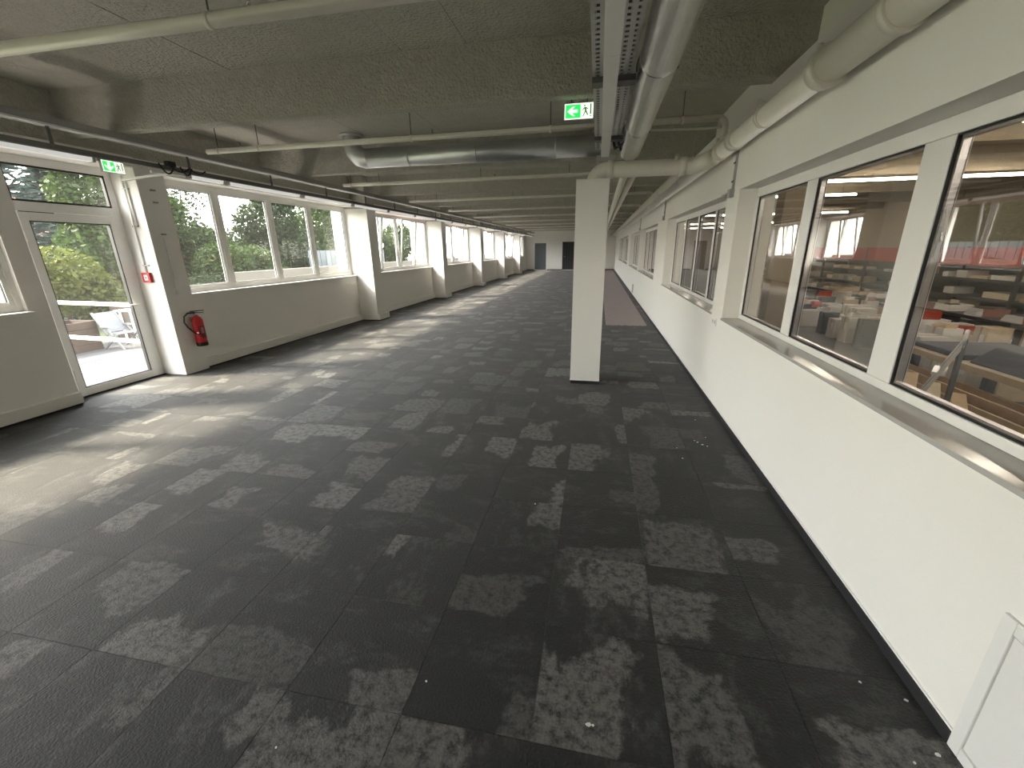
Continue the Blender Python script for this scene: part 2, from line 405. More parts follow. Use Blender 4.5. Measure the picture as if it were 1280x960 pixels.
# ---- left wall
wl = MB()
def lwin_wall(y0, y1, xf=XL):
    wl.box(-6.32, xf, y0, y1, -0.1, 1.10)                 # parapet
    wl.box(-6.32, -5.80, y0, y1, 2.70, 2.86)              # header
lwin_wall(-1.4, 3.43, -5.985); lwin_wall(-6.9, -1.95, -5.985)  # second run is the unseen bay added for daylight
wl.box(-6.40, -5.45, -1.95, -1.4, -0.1, 2.86); wl.box(-6.40, -5.97, YB, -6.9, -0.1, 2.86)
wl.box(-6.40, -5.985, 3.43, 3.62, -0.1, 2.86)
wl.box(-6.40, -5.80, 3.62, 4.85, 2.74, 2.86)
LW = [(5.24, 9.85), (10.28, 14.9), (15.33, 20.1), (20.53, 25.25), (25.68, 30.5), (30.93, 34.9)]
for y0, y1 in LW: lwin_wall(y0, y1)
wl.box(-6.40, -5.95, 34.9, YF, -0.1, 2.86)
wall_left = struct(wl.build('wall_left', 'wall'), 'white window wall with low parapet')
o = B(-6.40, -5.84, 4.85, 5.24, 0.0, 2.86).build('pier', 'wall', wall_left, bevel=0.006)
for (a, b_), (c, d) in zip(LW[:-1], LW[1:]):
    B(-6.40, -5.45, b_, c, 0.0, 2.66).build('pier', 'wall', wall_left, bevel=0.006); B(-6.40, -5.47, b_+.01, c-.01, 2.66, ZS+.01).build('pier_head', 'concrete', wall_left)
# ledge boxing along the floor
base_l = sempty('baseboard_left'); base_l['label'] = 'low white boxed ledge along the window wall'
def ledge(x1, y0, y1, x0=-6.0):
    B(x0, x1, y0, y1, 0.025, 0.155).build('ledge', 'wall', base_l, bevel=0.004)
    B(x0, x1-0.02, y0+0.01, y1-0.01, -0.004, 0.025).build('plinth', 'black', base_l)
ledge(-5.925, YB, 3.61, -6.05)
for i, (y0, y1) in enumerate(LW): ledge(-5.85, y0+(0.0 if i == 0 else 0.05), y1)
ledge(-5.85, 34.9, YF)
for (a, b_), (c, d) in zip(LW[:-1], LW[1:]): ledge(-5.37, b_-0.05, c+0.05)
B(-6.2, -5.845, 4.855, 5.235, -0.004, 0.022).build('plinth', 'black', base_l)
B(-6.32, -6.2, 3.62, 4.87, -0.004, 0.012).build('threshold', 'black', base_l)

# ---- left windows
def rect_frame(mb, x0, x1, y0, y1, z0, z1, w, tw=None):
    tw = tw or w
    mb.box(x0, x1, y0, y0+w, z0, z1); mb.box(x0, x1, y1-w, y1, z0, z1)
    mb.box(x0, x1, y0+w, y1-w, z0, z0+tw); mb.box(x0, x1, y0+w, y1-w, z1-tw, z1)
    return mb
def left_window(n, y0, y1, mull, tilted=(), pink=False):
    w = sempty('window_%d' % n); w['label'] = 'band of white framed windows in the parapet wall'
    rect_frame(MB(), -6.11, -6.03, y0, y1, 1.13, 2.69, 0.055, 0.06).build('frame', 'pvc', w, bevel=0.004)
    B(-6.14, -5.885, y0, y1, 1.095, 1.13).build('window_sill', 'pvc', w, bevel=0.004)
    es = [y0] + list(mull) + [y1]
    for m in mull: B(-6.11, -6.025, m-0.035, m+0.035, 1.18, 2.64).build('mullion', 'pvc', w, bevel=0.004)
    for i in range(len(es)-1):
        a = es[i]+(0.055 if i == 0 else 0.035); b_ = es[i+1]-(0.055 if i == len(es)-2 else 0.035)
        h = 2.63-1.19; wd = b_-a; dk = 0.04
        root = bpy.data.objects.new('sash', None); COL.objects.link(root); root.parent = w
        root.location = (-6.06, (a+b_)/2, 1.19)
        if i in tilted: root.rotation_euler = (0, math.radians(7), 0); root.location.x = -6.03
        rect_frame(MB(), -0.025, 0.025, -wd/2, wd/2, 0, h, 0.045).build('sash_frame', 'pvc', root, bevel=0.004)
        rect_frame(MB(), -0.012, 0.012, -wd/2+0.045, wd/2-0.045, 0.045, h-0.045, 0.006).build('gasket', 'rubber', root)
        B(-0.004, 0.004, -wd/2+0.05, wd/2-0.05, 0.05, h-0.05).build('pane', 'glass', root)
        if i in tilted:
            m = MB().box(0.025, 0.055, wd/2-0.035, wd/2-0.015, 0.60, 0.62); m.box(0.045, 0.06, wd/2-0.035, wd/2-0.015, 0.60, 0.72)
            m.build('window_handle', 'chrome', root)
    if pink:
        B(-6.028, -6.024, y0, y1, 2.60, 2.685).build('film_strip', 'pink', w)
    return w
left_window(1, -1.4, 3.43, (-0.12, 1.06, 2.25)); left_window(20, -6.9, -1.95, (-5.7, -4.45, -3.2))  # last band is unseen behind the camera, added to let in daylight
left_window(2, 5.24, 9.85, (6.20, 7.36, 8.51))
k = 3
for (y0, y1), tl in zip(LW[1:], ((0, 2), (0, 2), (0, 2), (1, 3), (0, 1))):
    st = (y1-y0)/4; left_window(k, y0, y1, [y0+st, y0+2*st, y0+3*st], tl, True); k += 1

# ---- glazed terrace door
d1 = sempty('door_1'); d1['label'] = 'white framed glazed terrace door with transom light'
m = rect_frame(MB(), -6.30, -6.23, 3.66, 4.87, 0.0, 2.74, 0.10, 0.09); m.box(-6.30, -6.23, 3.76, 4.77, 2.17, 2.27)
m.build('door_frame', 'pvc', d1, bevel=0.004)
rect_frame(MB(), -6.275, -6.235, 3.76, 4.77, 2.27, 2.65, 0.02).build('transom_gasket', 'rubber', d1)
B(-6.262, -6.252, 3.77, 4.76, 2.28, 2.64).build('transom_pane', 'glass', d1)
leaf = bpy.data.objects.new('door_leaf', None); COL.objects.link(leaf); leaf.parent = d1
rect_frame(MB(), -6.285, -6.215, 3.765, 4.765, 0.015, 2.165, 0.085, 0.095).build('leaf_frame', 'pvc', leaf, bevel=0.005)
rect_frame(MB(), -6.275, -6.225, 3.85, 4.68, 0.11, 2.07, 0.012).build('gasket', 'rubber', leaf)
B(-6.262, -6.252, 3.858, 4.672, 0.118, 2.062).build('door_pane', 'glass', leaf)
h = MB().box(-6.215, -6.205, 4.705, 4.74, 0.88, 1.12); h.tube([(-6.21, 4.722, 1.04), (-6.165, 4.722, 1.04)], 0.010, 8); h.tube([(-6.165, 4.73, 1.04), (-6.165, 4.59, 1.04)], 0.011, 8)
h.build('door_handle', 'pvc', leaf)
h = MB()
for z in (0.3, 1.9): h.tube([(-6.205, 3.765, z-0.05), (-6.205, 3.765, z+0.05)], 0.011, 8)
h.build('hinge', 'pvc', leaf)
B(-6.224, -6.214, 3.78, 4.10, 2.158, 2.166).build('closer_slot', 'rubber', leaf)

# ---- right wall with inner windows
RO = [(-1.35, 4.78), (5.20, 9.29), (10.8, 14.9), (15.3, 19.4), (20.9, 25.0), (25.4, 29.5)]
wr = MB(); yy = YB
for a, b_ in RO:
    wr.box(XR, XR+0.33, yy, a, 0.0, 2.95); wr.box(XR, XR+0.33, a, b_, 0.0, 0.955); wr.box(XR, XR+0.33, a, b_, 2.225, 2.95); yy = b_
wr.box(XR, XR+0.33, yy, YF, 0.0, 2.95); wr.box(XR+0.235, XR+0.33, YB, YF, 2.95, ZS+.02)
wall_right = struct(wr.build('wall_right', 'wallr'), 'white wall with inner windows to the workshop')
struct(MB().box(XR-0.012, XR+0.01, 1.31, YF, -0.004, 0.052).box(XR-0.012, XR+0.01, YB, 0.55, -0.004, 0.052).build('baseboard_right', 'black'), 'thin black skirting strip under the white wall')
struct(MB().box(XR-0.006, XR+0.01, 1.31, YF, 0.0525, 0.062).build('trim_2', 'pvc'), 'white edging bead above black skirting')
def right_window(n, y0, y1, panes):
    w = sempty('window_%d' % n); w['label'] = 'white framed inner window looking into the workshop'
    X0, X1 = 1.475, 1.545
    B(XR-0.012, X0+0.02, y0, y1, 0.956, 0.978).build('window_sill', 'sill', w, bevel=0.003)
    fr = MB(); ee = sorted(panes); ends = [y0] + [v for p in ee for v in p] + [y1]
    fr.box(X0, X1, y0, y1, 0.979, 1.025); fr.box(X0, X1, y0, y1, 2.145, 2.224)
    fr.build('frame', 'pvc', w, bevel=0.004)
    for i in range(0, len(ends), 2):
        if ends[i+1]-ends[i] > 0.01: B(X0, X1, ends[i], ends[i+1], 1.026, 2.144).build('mullion', 'pvc', w, bevel=0.004)
    for a, b_ in ee:
        g = rect_frame(MB(), X0+0.006, X1-0.01, a+0.001, b_-0.001, 1.027, 2.143, 0.006); o = g.build('gasket', 'rubber', w)
        rect_frame(MB(), X0+0.020, X1-0.022, a+0.007, b_-0.007, 1.033, 2.137, 0.012).build('spacer', 'silver', o)
        B(X0+0.012, X0+0.018, a+0.006, b_-0.006, 1.033, 2.137).build('pane', 'glassr', w)
    return w
right_window(8, *RO[0], [(3.715, 4.72), (2.54, 3.565), (1.33, 2.355), (0.15, 1.15), (-1.2, -0.05)])
for i, (a, b_) in enumerate(RO[1:]):
    st = (b_-a-0.1)/4; right_window(9+i, a, b_, [(a+0.09+st*j, a+0.09+st*(j+1)-0.08) for j in range(4)])

# ---- far and back walls with doors
wf = MB(); D2, D3 = (-5.25, -4.24), (-2.87, -1.87)
wf.box(-6.45, D2[0], YF, YF+0.2, 0, ZS+.02); wf.box(D2[1], D3[0], YF, YF+0.2, 0, ZS+.02); wf.box(D3[1], XR+.33, YF, YF+0.2, 0, ZS+.02)
for a, b_ in (D2, D3): wf.box(a, b_, YF, YF+0.2, 2.16, ZS+.02)
struct(wf.build('wall_far', 'wall'), 'white end wall with two dark doors')
struct(B(-6.45, XR+.33, YB-0.2, YB, 0, ZS+.02).build('wall_back', 'wall'))
struct(MB().box(-6.4, D2[0]-.06, YF-.012, YF, -0.004, .05).box(D2[1]+.06, D3[0], YF-.012, YF, -0.004, .05).box(D3[1], XR, YF-.012, YF, -0.004, .05).build('baseboard_far', 'black'))
for n, (a, b_), mt, lb in ((2, D2, 'doorg', 'grey door with white frame in the end wall'), (3, D3, 'doord', 'anthracite door in the end wall')):
    dd = sempty('door_%d' % n); dd['label'] = lb
    lf = B(a+0.03, b_-0.03, YF+0.04, YF+0.09, 0.0, 2.13).build('door_leaf', mt, dd)
    m = MB()
    for x0, x1, z0, z1 in ((a-.05, a+.03, 0, 2.21), (b_-.03, b_+.05, 0, 2.21), (a+.03, b_-.03, 2.13, 2.21)): m.box(x0, x1, YF-0.015, YF+0.1, z0, z1)
    m.build('door_frame', 'pvc' if n == 2 else 'doord', dd)
    m = MB(); m.tube([(a+0.10, YF+0.04, 1.05), (a+0.10, YF-0.02, 1.05)], 0.012, 8); m.tube([(a+0.09, YF-0.02, 1.05), (a+0.23, YF-0.02, 1.05)], 0.012, 8)
    m.build('door_handle', 'chrome', lf)
    if n == 3:
        for k in range(1, 5): B(a+0.2*k-.006, a+0.2*k+.006, YF+0.034, YF+0.04, 0.05, 2.1).build('batten', 'dsteel', lf)

# ---- boxed column
CX0, CX1, CY0, CY1 = -0.288, 0.085, 5.32, 5.69
col = thing('column', 'square white boxed column standing alone on the carpet', 'column', (-0.10, 5.5, 0))
m = MB()
for x0, x1, y0, y1 in ((CX0, CX1, CY0, CY0+.02), (CX0, CX1, CY1-.02, CY1), (CX0, CX0+.02, CY0+.02, CY1-.02), (CX1-.02, CX1, CY0+.02, CY1-.02)): m.box(x0, x1, y0, y1, 0.045, 2.45)
place(m.build('shaft', 'wallr', bevel=0.002), col)
place(B(CX0+.006, CX1-.006, CY0+.006, CY1-.006, 0.0, 0.045).build('black_plinth', 'black'), col)
m = rect_frame(MB(), 0, 1, 0, 1, 0, 1, .1); m = MB()
for x0, x1, y0, y1 in ((CX0-.004, CX1+.004, CY0-.004, CY0), (CX0-.004, CX0, CY0, CY1), (CX1, CX1+.004, CY0, CY1)): m.box(x0, x1, y0, y1, 0.045, 0.062)
place(m.build('edging_bead', 'pvc'), col)

# ------------------------------------------------------------------ overhead services
def ring(mb, p, d, r, w, n=18):
    p = Vector(p); d = Vector(d).normalized(); mb.tube([p-d*w/2, p+d*w/2], r, n); return mb
# drain pipe rising out of the column and crossing to the wall
t = thing('drain_pipe', 'cream drain pipe bending from the column top towards the wall pipe', 'pipe', (-0.10, 5.5, 2.45))
R_ = 0.088
pts = [(-0.10, 5.5, 2.25)] + arc((0.06, 5.5, 2.40), 0.16, PI, PI/2, (1,0,0), (0,0,1), 8) + [(0.95, 5.5, 2.56), (1.02, 5.5, 2.565), (1.10, 5.44, 2.59), (1.18, 5.36, 2.62)]
place(MB().tube(pts, R_, 20).build('pipe', 'cream'), t)
for x in (0.09, 0.88): place(ring(MB(), (x, 5.5, 2.56), (1,0,0), R_+0.012, 0.07, 20).build('coupling', 'cream'), t)
place(MB().tube([(0.80, 5.44, 2.62), (0.80, 5.40, 2.66)], 0.022, 10).build('inspection_plug', 'cream'), t)
place(MB().bar((0.98, 5.5, 2.65), (0.98, 5.5, 2.86), 0.03, 0.008).build('hanger', 'steel'), t)
# main pipe along the right wall
t = thing('wall_pipe', 'thick cream pipe running along the top of the right wall', 'pipe', (1.21, 1.0, 2.64))
place(MB().tube([(1.21, YB+.05, 2.655), (1.21, 36.2, 2.60)], 0.076, 22).build('pipe', 'cream'), t)
place(MB().tube([(1.21, 1.2, 2.65), (1.21, 3.05, 2.65)], 0.092, 22).build('sleeve', 'cream'), t)
for y, r, w in ((2.42, 0.104, 0.05), (3.06, 0.108, 0.09), (3.98, 0.088, 0.05), (4.72, 0.096, 0.12), (5.2, 0.096, 0.12), (5.7, 0.092, 0.1), (7.4, 0.088, 0.08), (9.4, 0.088, 0.08), (12, 0.088, 0.08), (15, 0.088, 0.08), (18.5, 0.088, 0.08), (23, 0.088, 0.08)):
    place(ring(MB(), (1.21, y, 2.65), (0,1,0), r, w, 22).build('coupling', 'cream'), t)
for y in (3.06, 4.0, 5.2, 9.4): place(MB().tube([(1.15, y, 2.73), (1.15, y, 2.76)], 0.016, 8).build('clip_bolt', 'cream'), t); place(MB().tube([(1.25, y, 2.72), (XR, y, 2.75)], 0.012, 8).build('clip_stud', 'cream'), t)
# second pipe beyond the drain
t = thing('thin_pipe', 'slimmer cream pipe beside the thick wall pipe beyond the drain bend', 'pipe', (0.93, 6, 2.56))
place(MB().tube([(0.93, 5.60, 2.565), (0.93, 34.0, 2.55)], 0.05, 16).build('pipe', 'cream'), t)
for y in (5.66, 7.8, 10.5, 14, 18, 23): place(ring(MB(), (0.93, y, 2.56), (0,1,0), 0.058, 0.07, 16).build('coupling', 'cream'), t)
for y in (6.8, 9.8, 12.8, 15.7): place(MB().tube([(0.93, y, 2.6), (0.93, y, ZR)], 0.006, 6).build('hanger_rod', 'steel'), t)
t = thing('twin_pipe', 'pale twin pipe hung beyond the column below the ribs', 'pipe', (0.31, 6, 2.55))
place(MB().tube([(0.27, 5.62, 2.56), (0.27, 35.5, 2.54)], 0.05, 16).build('pipe', 'cream'), t)
place(MB().tube([(0.375, 5.62, 2.56), (0.375, 35.5, 2.54)], 0.045, 16).build('pipe', 'cream'), t)
for y in (6.8, 9.8, 12.8, 15.7, 18.6): place(MB().box(0.2, 0.44, y-.02, y+.02, 2.605, 2.625).tube([(0.32, y, 2.62), (0.32, y, ZR)], 0.007, 6).build('hanger', 'steel'), t)
# pipes across each bay
lab = {0: 'cream sprinkler pipe across the ceiling ahead of the first rib', 1: 'cream sprinkler pipe crossing in front of the silver duct'}
for k in range(0, 11):
    y = 2.37 if k == 0 else 4.95+RP*(k-1); z = 2.885; r = 0.036 if k == 0 else 0.03
    t = thing('sprinkler_pipe', lab.get(k, 'cream sprinkler pipe, %s one behind the crossing silver duct' % ('', '', 'first', 'second', 'third', 'fourth', 'fifth', 'sixth', 'seventh', 'eighth', 'ninth')[k]), 'pipe', (-1.8, y, z), 'sprinkler pipes across the ceiling bays')
    x0 = -4.78
    pts = [(x0, y, z)] + [(1.08, y, z)] + arc((1.08, y, z-0.07), 0.07, PI/2, 0, (1,0,0), (0,0,1), 5) + [(1.15, y, z-0.16)]
    place(MB().tube(pts, r, 12).build('pipe', 'cream'), t)
    for x in (-4.62, -4.05, -2.1, -0.55, 0.75):
        place(MB().tube([(x, y, z), (x, y, ZS+.01)], 0.005, 6).build('hanger_rod', 'dsteel'), t)
        place(ring(MB(), (x, y, z), (1,0,0), r+0.006, 0.025, 12).build('pipe_clip', 'cream'), t)
    for x in (-4.3, -1.85, 0.45): place(MB().tube([(x, y, z+r), (x, y, z+r+0.045)], [0.008, 0.012], 8).build('sprinkler_head', 'chrome'), t)
t = thing('conduit_tube', 'thin bright conduit below the sprinkler pipe by the wall', 'conduit', (0.8, 5.15, 2.84))
place(MB().tube([(0.30, 5.15, 2.865), (1.0, 5.15, 2.845), (1.2, 5.15, 2.85)], 0.012, 8).build('tube', 'cream'), t)

# silver ducts
t = thing('ventilation_duct', 'shiny silver spiral duct running lengthwise beside the cable tray', 'duct', (0.29, 2.5, 2.72))
ZD = 2.74; RD = 0.112
place(MB().tube([(0.295, YB+.1, ZD), (0.295, 5.42, ZD)] , RD, 28).build('duct_tube', 'duct'), t)
for y in (0.4, 1.6, 2.95, 4.35): place(ring(MB(), (0.295, y, ZD), (0,1,0), RD+0.004, 0.022, 28).build('duct_seam', 'duct'), t)
for y in (3.1, 4.6): place(MB().tube(arc((0.295, y, ZD), RD+0.008, -0.2, PI+0.2, (1,0,0), (0,0,1), 14), 0.006, 6).tube([(0.295, y, ZD+RD), (0.295, y, ZS)], 0.006, 6).build('duct_hanger', 'dsteel'), t)
t = thing('ventilation_duct', 'dull silver duct crossing the bay with an elbow up into the slab', 'duct', (-1.7, 6.62, 3.0))
YD, ZT, RT = 6.62, 3.05, 0.135
el = [(-3.78, YD, ZS-.01)] + arc((-3.58, YD, 3.25), 0.20, PI, PI*1.5, (1,0,0), (0,0,1), 3) + [(-3.52, YD, ZT)]
place(MB().tube(el, RT, 22, caps=False).build('elbow', 'duct2'), t)
place(MB().tube([(-3.52, YD, ZT), (0.10, YD, ZT)], RT, 26).build('duct_tube', 'duct2'), t)
place(MB().lathe((-3.78, YD, ZS-0.03), [(RT+.05, 0.0), (RT+.05, 0.03)], 24).build('ceiling_collar', 'steel'), t)
for x in (-2.85, -1.80, -0.65): place(ring(MB(), (x, YD, ZT), (1,0,0), RT+0.004, 0.02, 26).build('duct_seam', 'duct2'), t)

# central cable tray with slotted rails
t = TRAY = thing('cable_tray', 'perforated steel cable tray over the white light channel', 'cable tray', (0.03, 2.0, 2.72))
def slotted(x0, x1, y0, y1, z, pitch, slot):
    m = MB(); w = x1-x0; e = w*0.28
    m.box(x0, x0+e, y0, y1, z, z+.002); m.box(x1-e, x1, y0, y1, z, z+.002)
    y = y0
    while y < y1: m.box(x0+e, x1-e, y, y+pitch-slot, z, z+.002); y += pitch
    return m
for x0, x1 in ((-0.085, -0.03), (-0.03, -0.012), (0.066, 0.112), (0.112, 0.158)):
    place(slotted(x0, x1, -1.0, 5.30, 2.735, 0.055, 0.028).build('slotted_strip', 'steel', fix=False), t)
for x in (-0.087, 0.158): place(B(x-.002, x+.002, -1.0, 5.30, 2.735, 2.80).build('side_rail', 'steel'), t)
place(MB().box(-0.08, 0.15, 5.95, 34, 2.735, 2.80).build('far_tray', 'steel'), t)
for y in (3.22, 4.75, 1.3): place(MB().box(-0.092, 0.178, y-.05, y+.05, 2.70, 2.733).tube([(-0.05, y, 2.73), (-0.05, y, ZS)], 0.006, 6).tube([(0.12, y, 2.73), (0.12, y, ZS)], 0.006, 6).build('support_bracket', 'dsteel'), t)
m = MB()
for k in range(5): m.tube([(-0.06+0.045*k, -1, 2.752), (-0.06+0.045*k+.01, 2.2, 2.755), (-0.06+0.045*k, 5.3, 2.752)], 0.011, 8)
place(m.build('cable_bundle', 'blackp'), t)
t = thing('light_channel', 'long white unlit light channel under the perforated cable tray', 'light fitting', (0.02, 2, 2.66))
for y0, y1 in ((-1.0, 0.88), (0.884, 2.66), (2.664, 4.19), (4.194, 5.28)):
    place(B(-0.022, 0.064, y0, y1, 2.655, 2.715).build('channel_section', 'lamp', bevel=0.004), t)
m = MB()
for x, y in ((-0.02, 5.05), (0.10, 5.12), (0.14, 5.0), (0.16, 5.2)): m.tube([(x, y-.15, 2.73), (x+.02, y, 2.70), (x+.05, y+.12, 2.74)], 0.012, 8)
place(m.build('loose_cable', 'blackp'), TRAY)

# long suspended rails over the windows
t = thing('trunking', 'grey suspended trunking running along the window wall under the ribs', 'trunking', (-5.2, 4, 2.87))
place(MB().box(-5.26, -5.14, YB+.1, 35.6, 2.872, 2.949).build('trunking_body', 'channel'), t)
place(MB().prism([(-5.14, YB+.1, 2.858), (-5.122, YB+.1, 2.865), (-5.122, YB+.1, 2.878), (-5.14, YB+.1, 2.884)], (0, 35.6-YB-.1, 0)).build('bright_lip', 'lamp'), t)  # aluminium lip, white colour stands in for reflected window light
t = MRAIL = thing('mounting_rail', 'dark mounting rail hung below the grey trunking', 'rail', (-5.2, 4, 2.68))
place(MB().box(-5.232, -5.168, YB+.1, 35.6, 2.665, 2.712).build('rail_body', 'railgrey'), t)
y = -2.2
while y < 35:
    place(MB().box(-5.208, -5.192, y-.012, y+.012, 2.712, 2.872).build('hanger', 'dsteel'), t); y += 1.45
y = 3.82 - 1.5*4
k = 0
segs = [(3.9-1.55*j-1.5, 3.9-1.55*j) for j in range(0, 4)] + [(5.02, 5.52)] + [(5.62+1.62*j, 5.62+1.62*j+1.5) for j in range(18)]
for a, b_ in segs:
    if a < YB or b_ > 35.6: continue
    cy_ = (a+b_)/2; nb = sum(cy_ > w_[0] for w_ in LW)
    lbx = 'short white batten lamp beside the cable tangle near the exit sign' if b_-a < 1 else ('white batten lamp on the window rail before the glazed door' if nb == 0 else 'white batten lamp over the %s window past the glazed door' % ('first', 'second', 'third', 'fourth', 'fifth', 'sixth')[nb-1])
    L = thing('batten_lamp', lbx, 'lamp', (-5.2, (a+b_)/2, 2.63), 'batten lamps along the window rail')
    place(MB().prism([(-5.235, a, 2.655), (-5.22, a, 2.612), (-5.18, a, 2.612), (-5.165, a, 2.655)], (0, b_-a, 0)).build('diffuser', 'lamplit', bevel=0.004), L)
    place(MB().box(-5.24, -5.16, a, b_, 2.653, 2.665).build('housing', 'channel'), L)
    for yy_ in (a-.02, b_): place(MB().box(-5.237, -5.163, yy_, yy_+.02, 2.61, 2.664).build('end_cap', 'channel'), L)
m = MB()
for k in range(4):
    y0 = 4.60+.13*k; dp = (.10, .06, .085, .05)[k]; wd = (.20, .26, .16, .22)[k]
    m.tube([(-5.155+.008*k, y0+wd*j/10, 2.72-dp*math.sin(PI*j/10)) for j in range(11)], 0.009, 7)
m.box(-5.23, -5.17, 4.74, 4.84, 2.713, 2.77)
place(m.build('loose_cable', 'blackp'), MRAIL)
t = thing('cable_duct', 'slim white cable duct reaching from the pier to the window rail', 'cable duct', (-5.5, 4.7, 2.6))
place(MB().bar((-5.98, 4.80, 2.60), (-5.2, 4.78, 2.64), 0.03, 0.025).build('duct_body', 'lamp'), t)
place(MB().bar((-5.35, 4.65, 2.645), (-5.22, 4.97, 2.645), 0.03, 0.02).build('duct_branch', 'lamp'), t)

# exit signs
def exit_sign(root, o, u, v, n, w, h, down=False):
    """o lower left corner, u right, v up, n out of the face"""
    o, u, v, n = Vector(o), Vector(u), Vector(v), Vector(n)
    P = lambda a, b, c=0.0: o+u*(a*w)+v*(b*h)+n*c
    def poly(name, mat, pts, c, th=0.002):
        place(MB().prism([P(a, b, c) for a, b in pts], n*th).build(name, mat), root)
    m = MB().prism([P(-.03, -.05, -0.03), P(1.03, -.05, -0.03), P(1.03, 1.05, -0.03), P(-.03, 1.05, -0.03)], n*0.03)
    place(m.build('housing', 'channel', bevel=0.003), root)
    poly('light_panel', 'swhite', [(0, 0), (1, 0), (1, 1), (0, 1)], 0.0)
    poly('green_field', 'sgreen', [(.035, .07), (.56, .07), (.56, .93), (.035, .93)], 0.002)
    if not down: ar = [(.09, .5), (.28, .80), (.37, .80), (.26, .60), (.46, .60), (.46, .40), (.26, .40), (.37, .20), (.28, .20)]
    else: ar = [(.30, .10), (.10, .46), (.10, .62), (.24, .44), (.24, .88), (.36, .88), (.36, .44), (.50, .62), (.50, .46)]
    poly('arrow', 'swhite', ar, 0.004)
    a0 = .70
    hd = [(a0+.028*math.cos(i*PI/4), .82+.06*math.sin(i*PI/4)) for i in range(8)]
    for pts in (hd, [(.68, .74), (.755, .72), (.775, .46), (.72, .45)], [(.72, .48), (.775, .48), (.835, .22), (.80, .20)], [(.715, .50), (.745, .44), (.70, .30), (.665, .12), (.635, .14), (.67, .33)],
                [(.755, .72), (.75, .66), (.82, .56), (.83, .62)], [(.69, .73), (.70, .66), (.64, .52), (.62, .56)]):
        poly('running_figure', 'sfig', pts, 0.002)
    poly('door_bar', 'sfig', [(.89, .26), (.94, .26), (.94, .93), (.89, .93)], 0.002)
    poly('door_bar', 'sfig', [(.89, .12), (.935, .12), (.935, .20), (.89, .20)], 0.002)
es = thing('exit_sign', 'green and white exit sign with left arrow hung beside the cable tray', 'exit sign', (-0.23, 4.36, 2.80))
exit_sign(es, (-0.358, 4.35, 2.806), (1,0,0), (0,0,1), (0,-1,0), 0.252, 0.122)
place(MB().tube([(-0.30, 4.37, 2.93), (-0.30, 4.37, ZS)], 0.006, 6).tube([(-0.16, 4.37, 2.93), (-0.16, 4.37, ZS)], 0.006, 6).build('hanger_rod', 'dsteel'), es)
es = thing('exit_sign', 'green and white exit sign with down arrow under the window rail by the glazed door', 'exit sign', (-5.2, 4.07, 2.54))
exit_sign(es, (-5.155, 3.965, 2.538), (0,1,0), (0,0,1), (1,0,0), 0.215, 0.108, True)
place(MB().box(-5.2, -5.17, 3.97, 4.17, 2.645, 2.664).build('mount', 'channel'), es)

# ------------------------------------------------------------------ small things on the walls
fe = thing('fire_extinguisher', 'red fire extinguisher with black hose hung on the white pier', 'extinguisher', (-5.74, 5.13, 0.38))
cx, cy, z0 = -5.745, 5.13, 0.385
place(MB().lathe((cx, cy, z0), [(0.066, 0.03), (0.072, 0.05), (0.074, 0.32), (0.072, 0.38), (0.058, 0.415), (0.034, 0.435), (0.028, 0.45)], 24).build('cylinder', 'red'), fe)
place(MB().lathe((cx, cy, z0), [(0.070, 0.0), (0.074, 0.01), (0.074, 0.055)], 24).build('base_ring', 'blackp'), fe)
lbm = MB()
aa = [-0.75+1.3*k/8 for k in range(9)]
n0 = 0
for z in (0.12, 0.30):
    for a in aa: lbm.v.append((cx+0.0755*math.cos(a), cy+0.0755*math.sin(a), z0+z))
for k in range(8): lbm.f.append([k, k+1, 9+k+1, 9+k]); lbm.sm.append(True)
o_lab = place(lbm.build('label_print', 'dred'), fe)
lbm = MB()
for z in (0.19, 0.28):
    for a in aa[2:6]: lbm.v.append((cx+0.0762*math.cos(a), cy+0.0762*math.sin(a), z0+z))
for k in range(3): lbm.f.append([k, k+1, 4+k+1, 4+k]); lbm.sm.append(True)
sub(lbm.build('label_text', 'labelp'), o_lab)
place(MB().lathe((cx, cy, z0+0.45), [(0.024, 0), (0.026, 0.02), (0.022, 0.05)], 14).build('valve', 'chrome'), fe)
place(MB().bar((cx-.01, cy-.06, z0+.515), (cx+.01, cy+.13, z0+.505), 0.03, 0.012).bar((cx, cy-.03, z0+.49), (cx+.01, cy+.12, z0+.475), 0.025, 0.01).build('lever', 'blackp'), fe)
hs = [(cx, cy-.02, z0+.49), (cx+.0, cy-.12, z0+.495), (cx+.0, cy-.185, z0+.455), (cx+.005, cy-.205, z0+.38), (cx+.015, cy-.175, z0+.30), (cx+.03, cy-.12, z0+.225), (cx+.045, cy-.085, z0+.19)]
o_hose = place(MB().tube(hs, 0.011, 10).build('hose', 'blackp'), fe)
HOSE = o_hose; sub(MB().tube([hs[-1], (cx+.055, cy-.06, z0+.165), (cx+.058, cy-.05, z0+.12)], [0.013, 0.012, 0.016], 10).build('nozzle', 'red'), HOSE)
place(MB().tube([(cx+.05, cy-.08, z0+.205), (cx+.045, cy-.055, z0+.185)], 0.016, 8).build('nozzle_clip', 'chrome'), fe)
place(MB().box(-5.84, cx-.06, cy-.03, cy+.03, z0+.36, z0+.42).build('wall_bracket', 'steel'), fe)
cp = thing('fire_alarm_point', 'small red fire alarm box on the lit side of the pier', 'alarm', (-6.04, 4.84, 1.39))
place(B(-6.115, -5.985, 4.81, 4.85, 1.325, 1.455).build('alarm_case', 'red', bevel=0.005), cp)
o_ww = place(B(-6.075, -6.02, 4.807, 4.81, 1.355, 1.425).build('white_window', 'lamp'), cp)
sub(B(-6.056, -6.04, 4.804, 4.807, 1.375, 1.405).build('press_spot', 'red'), o_ww)
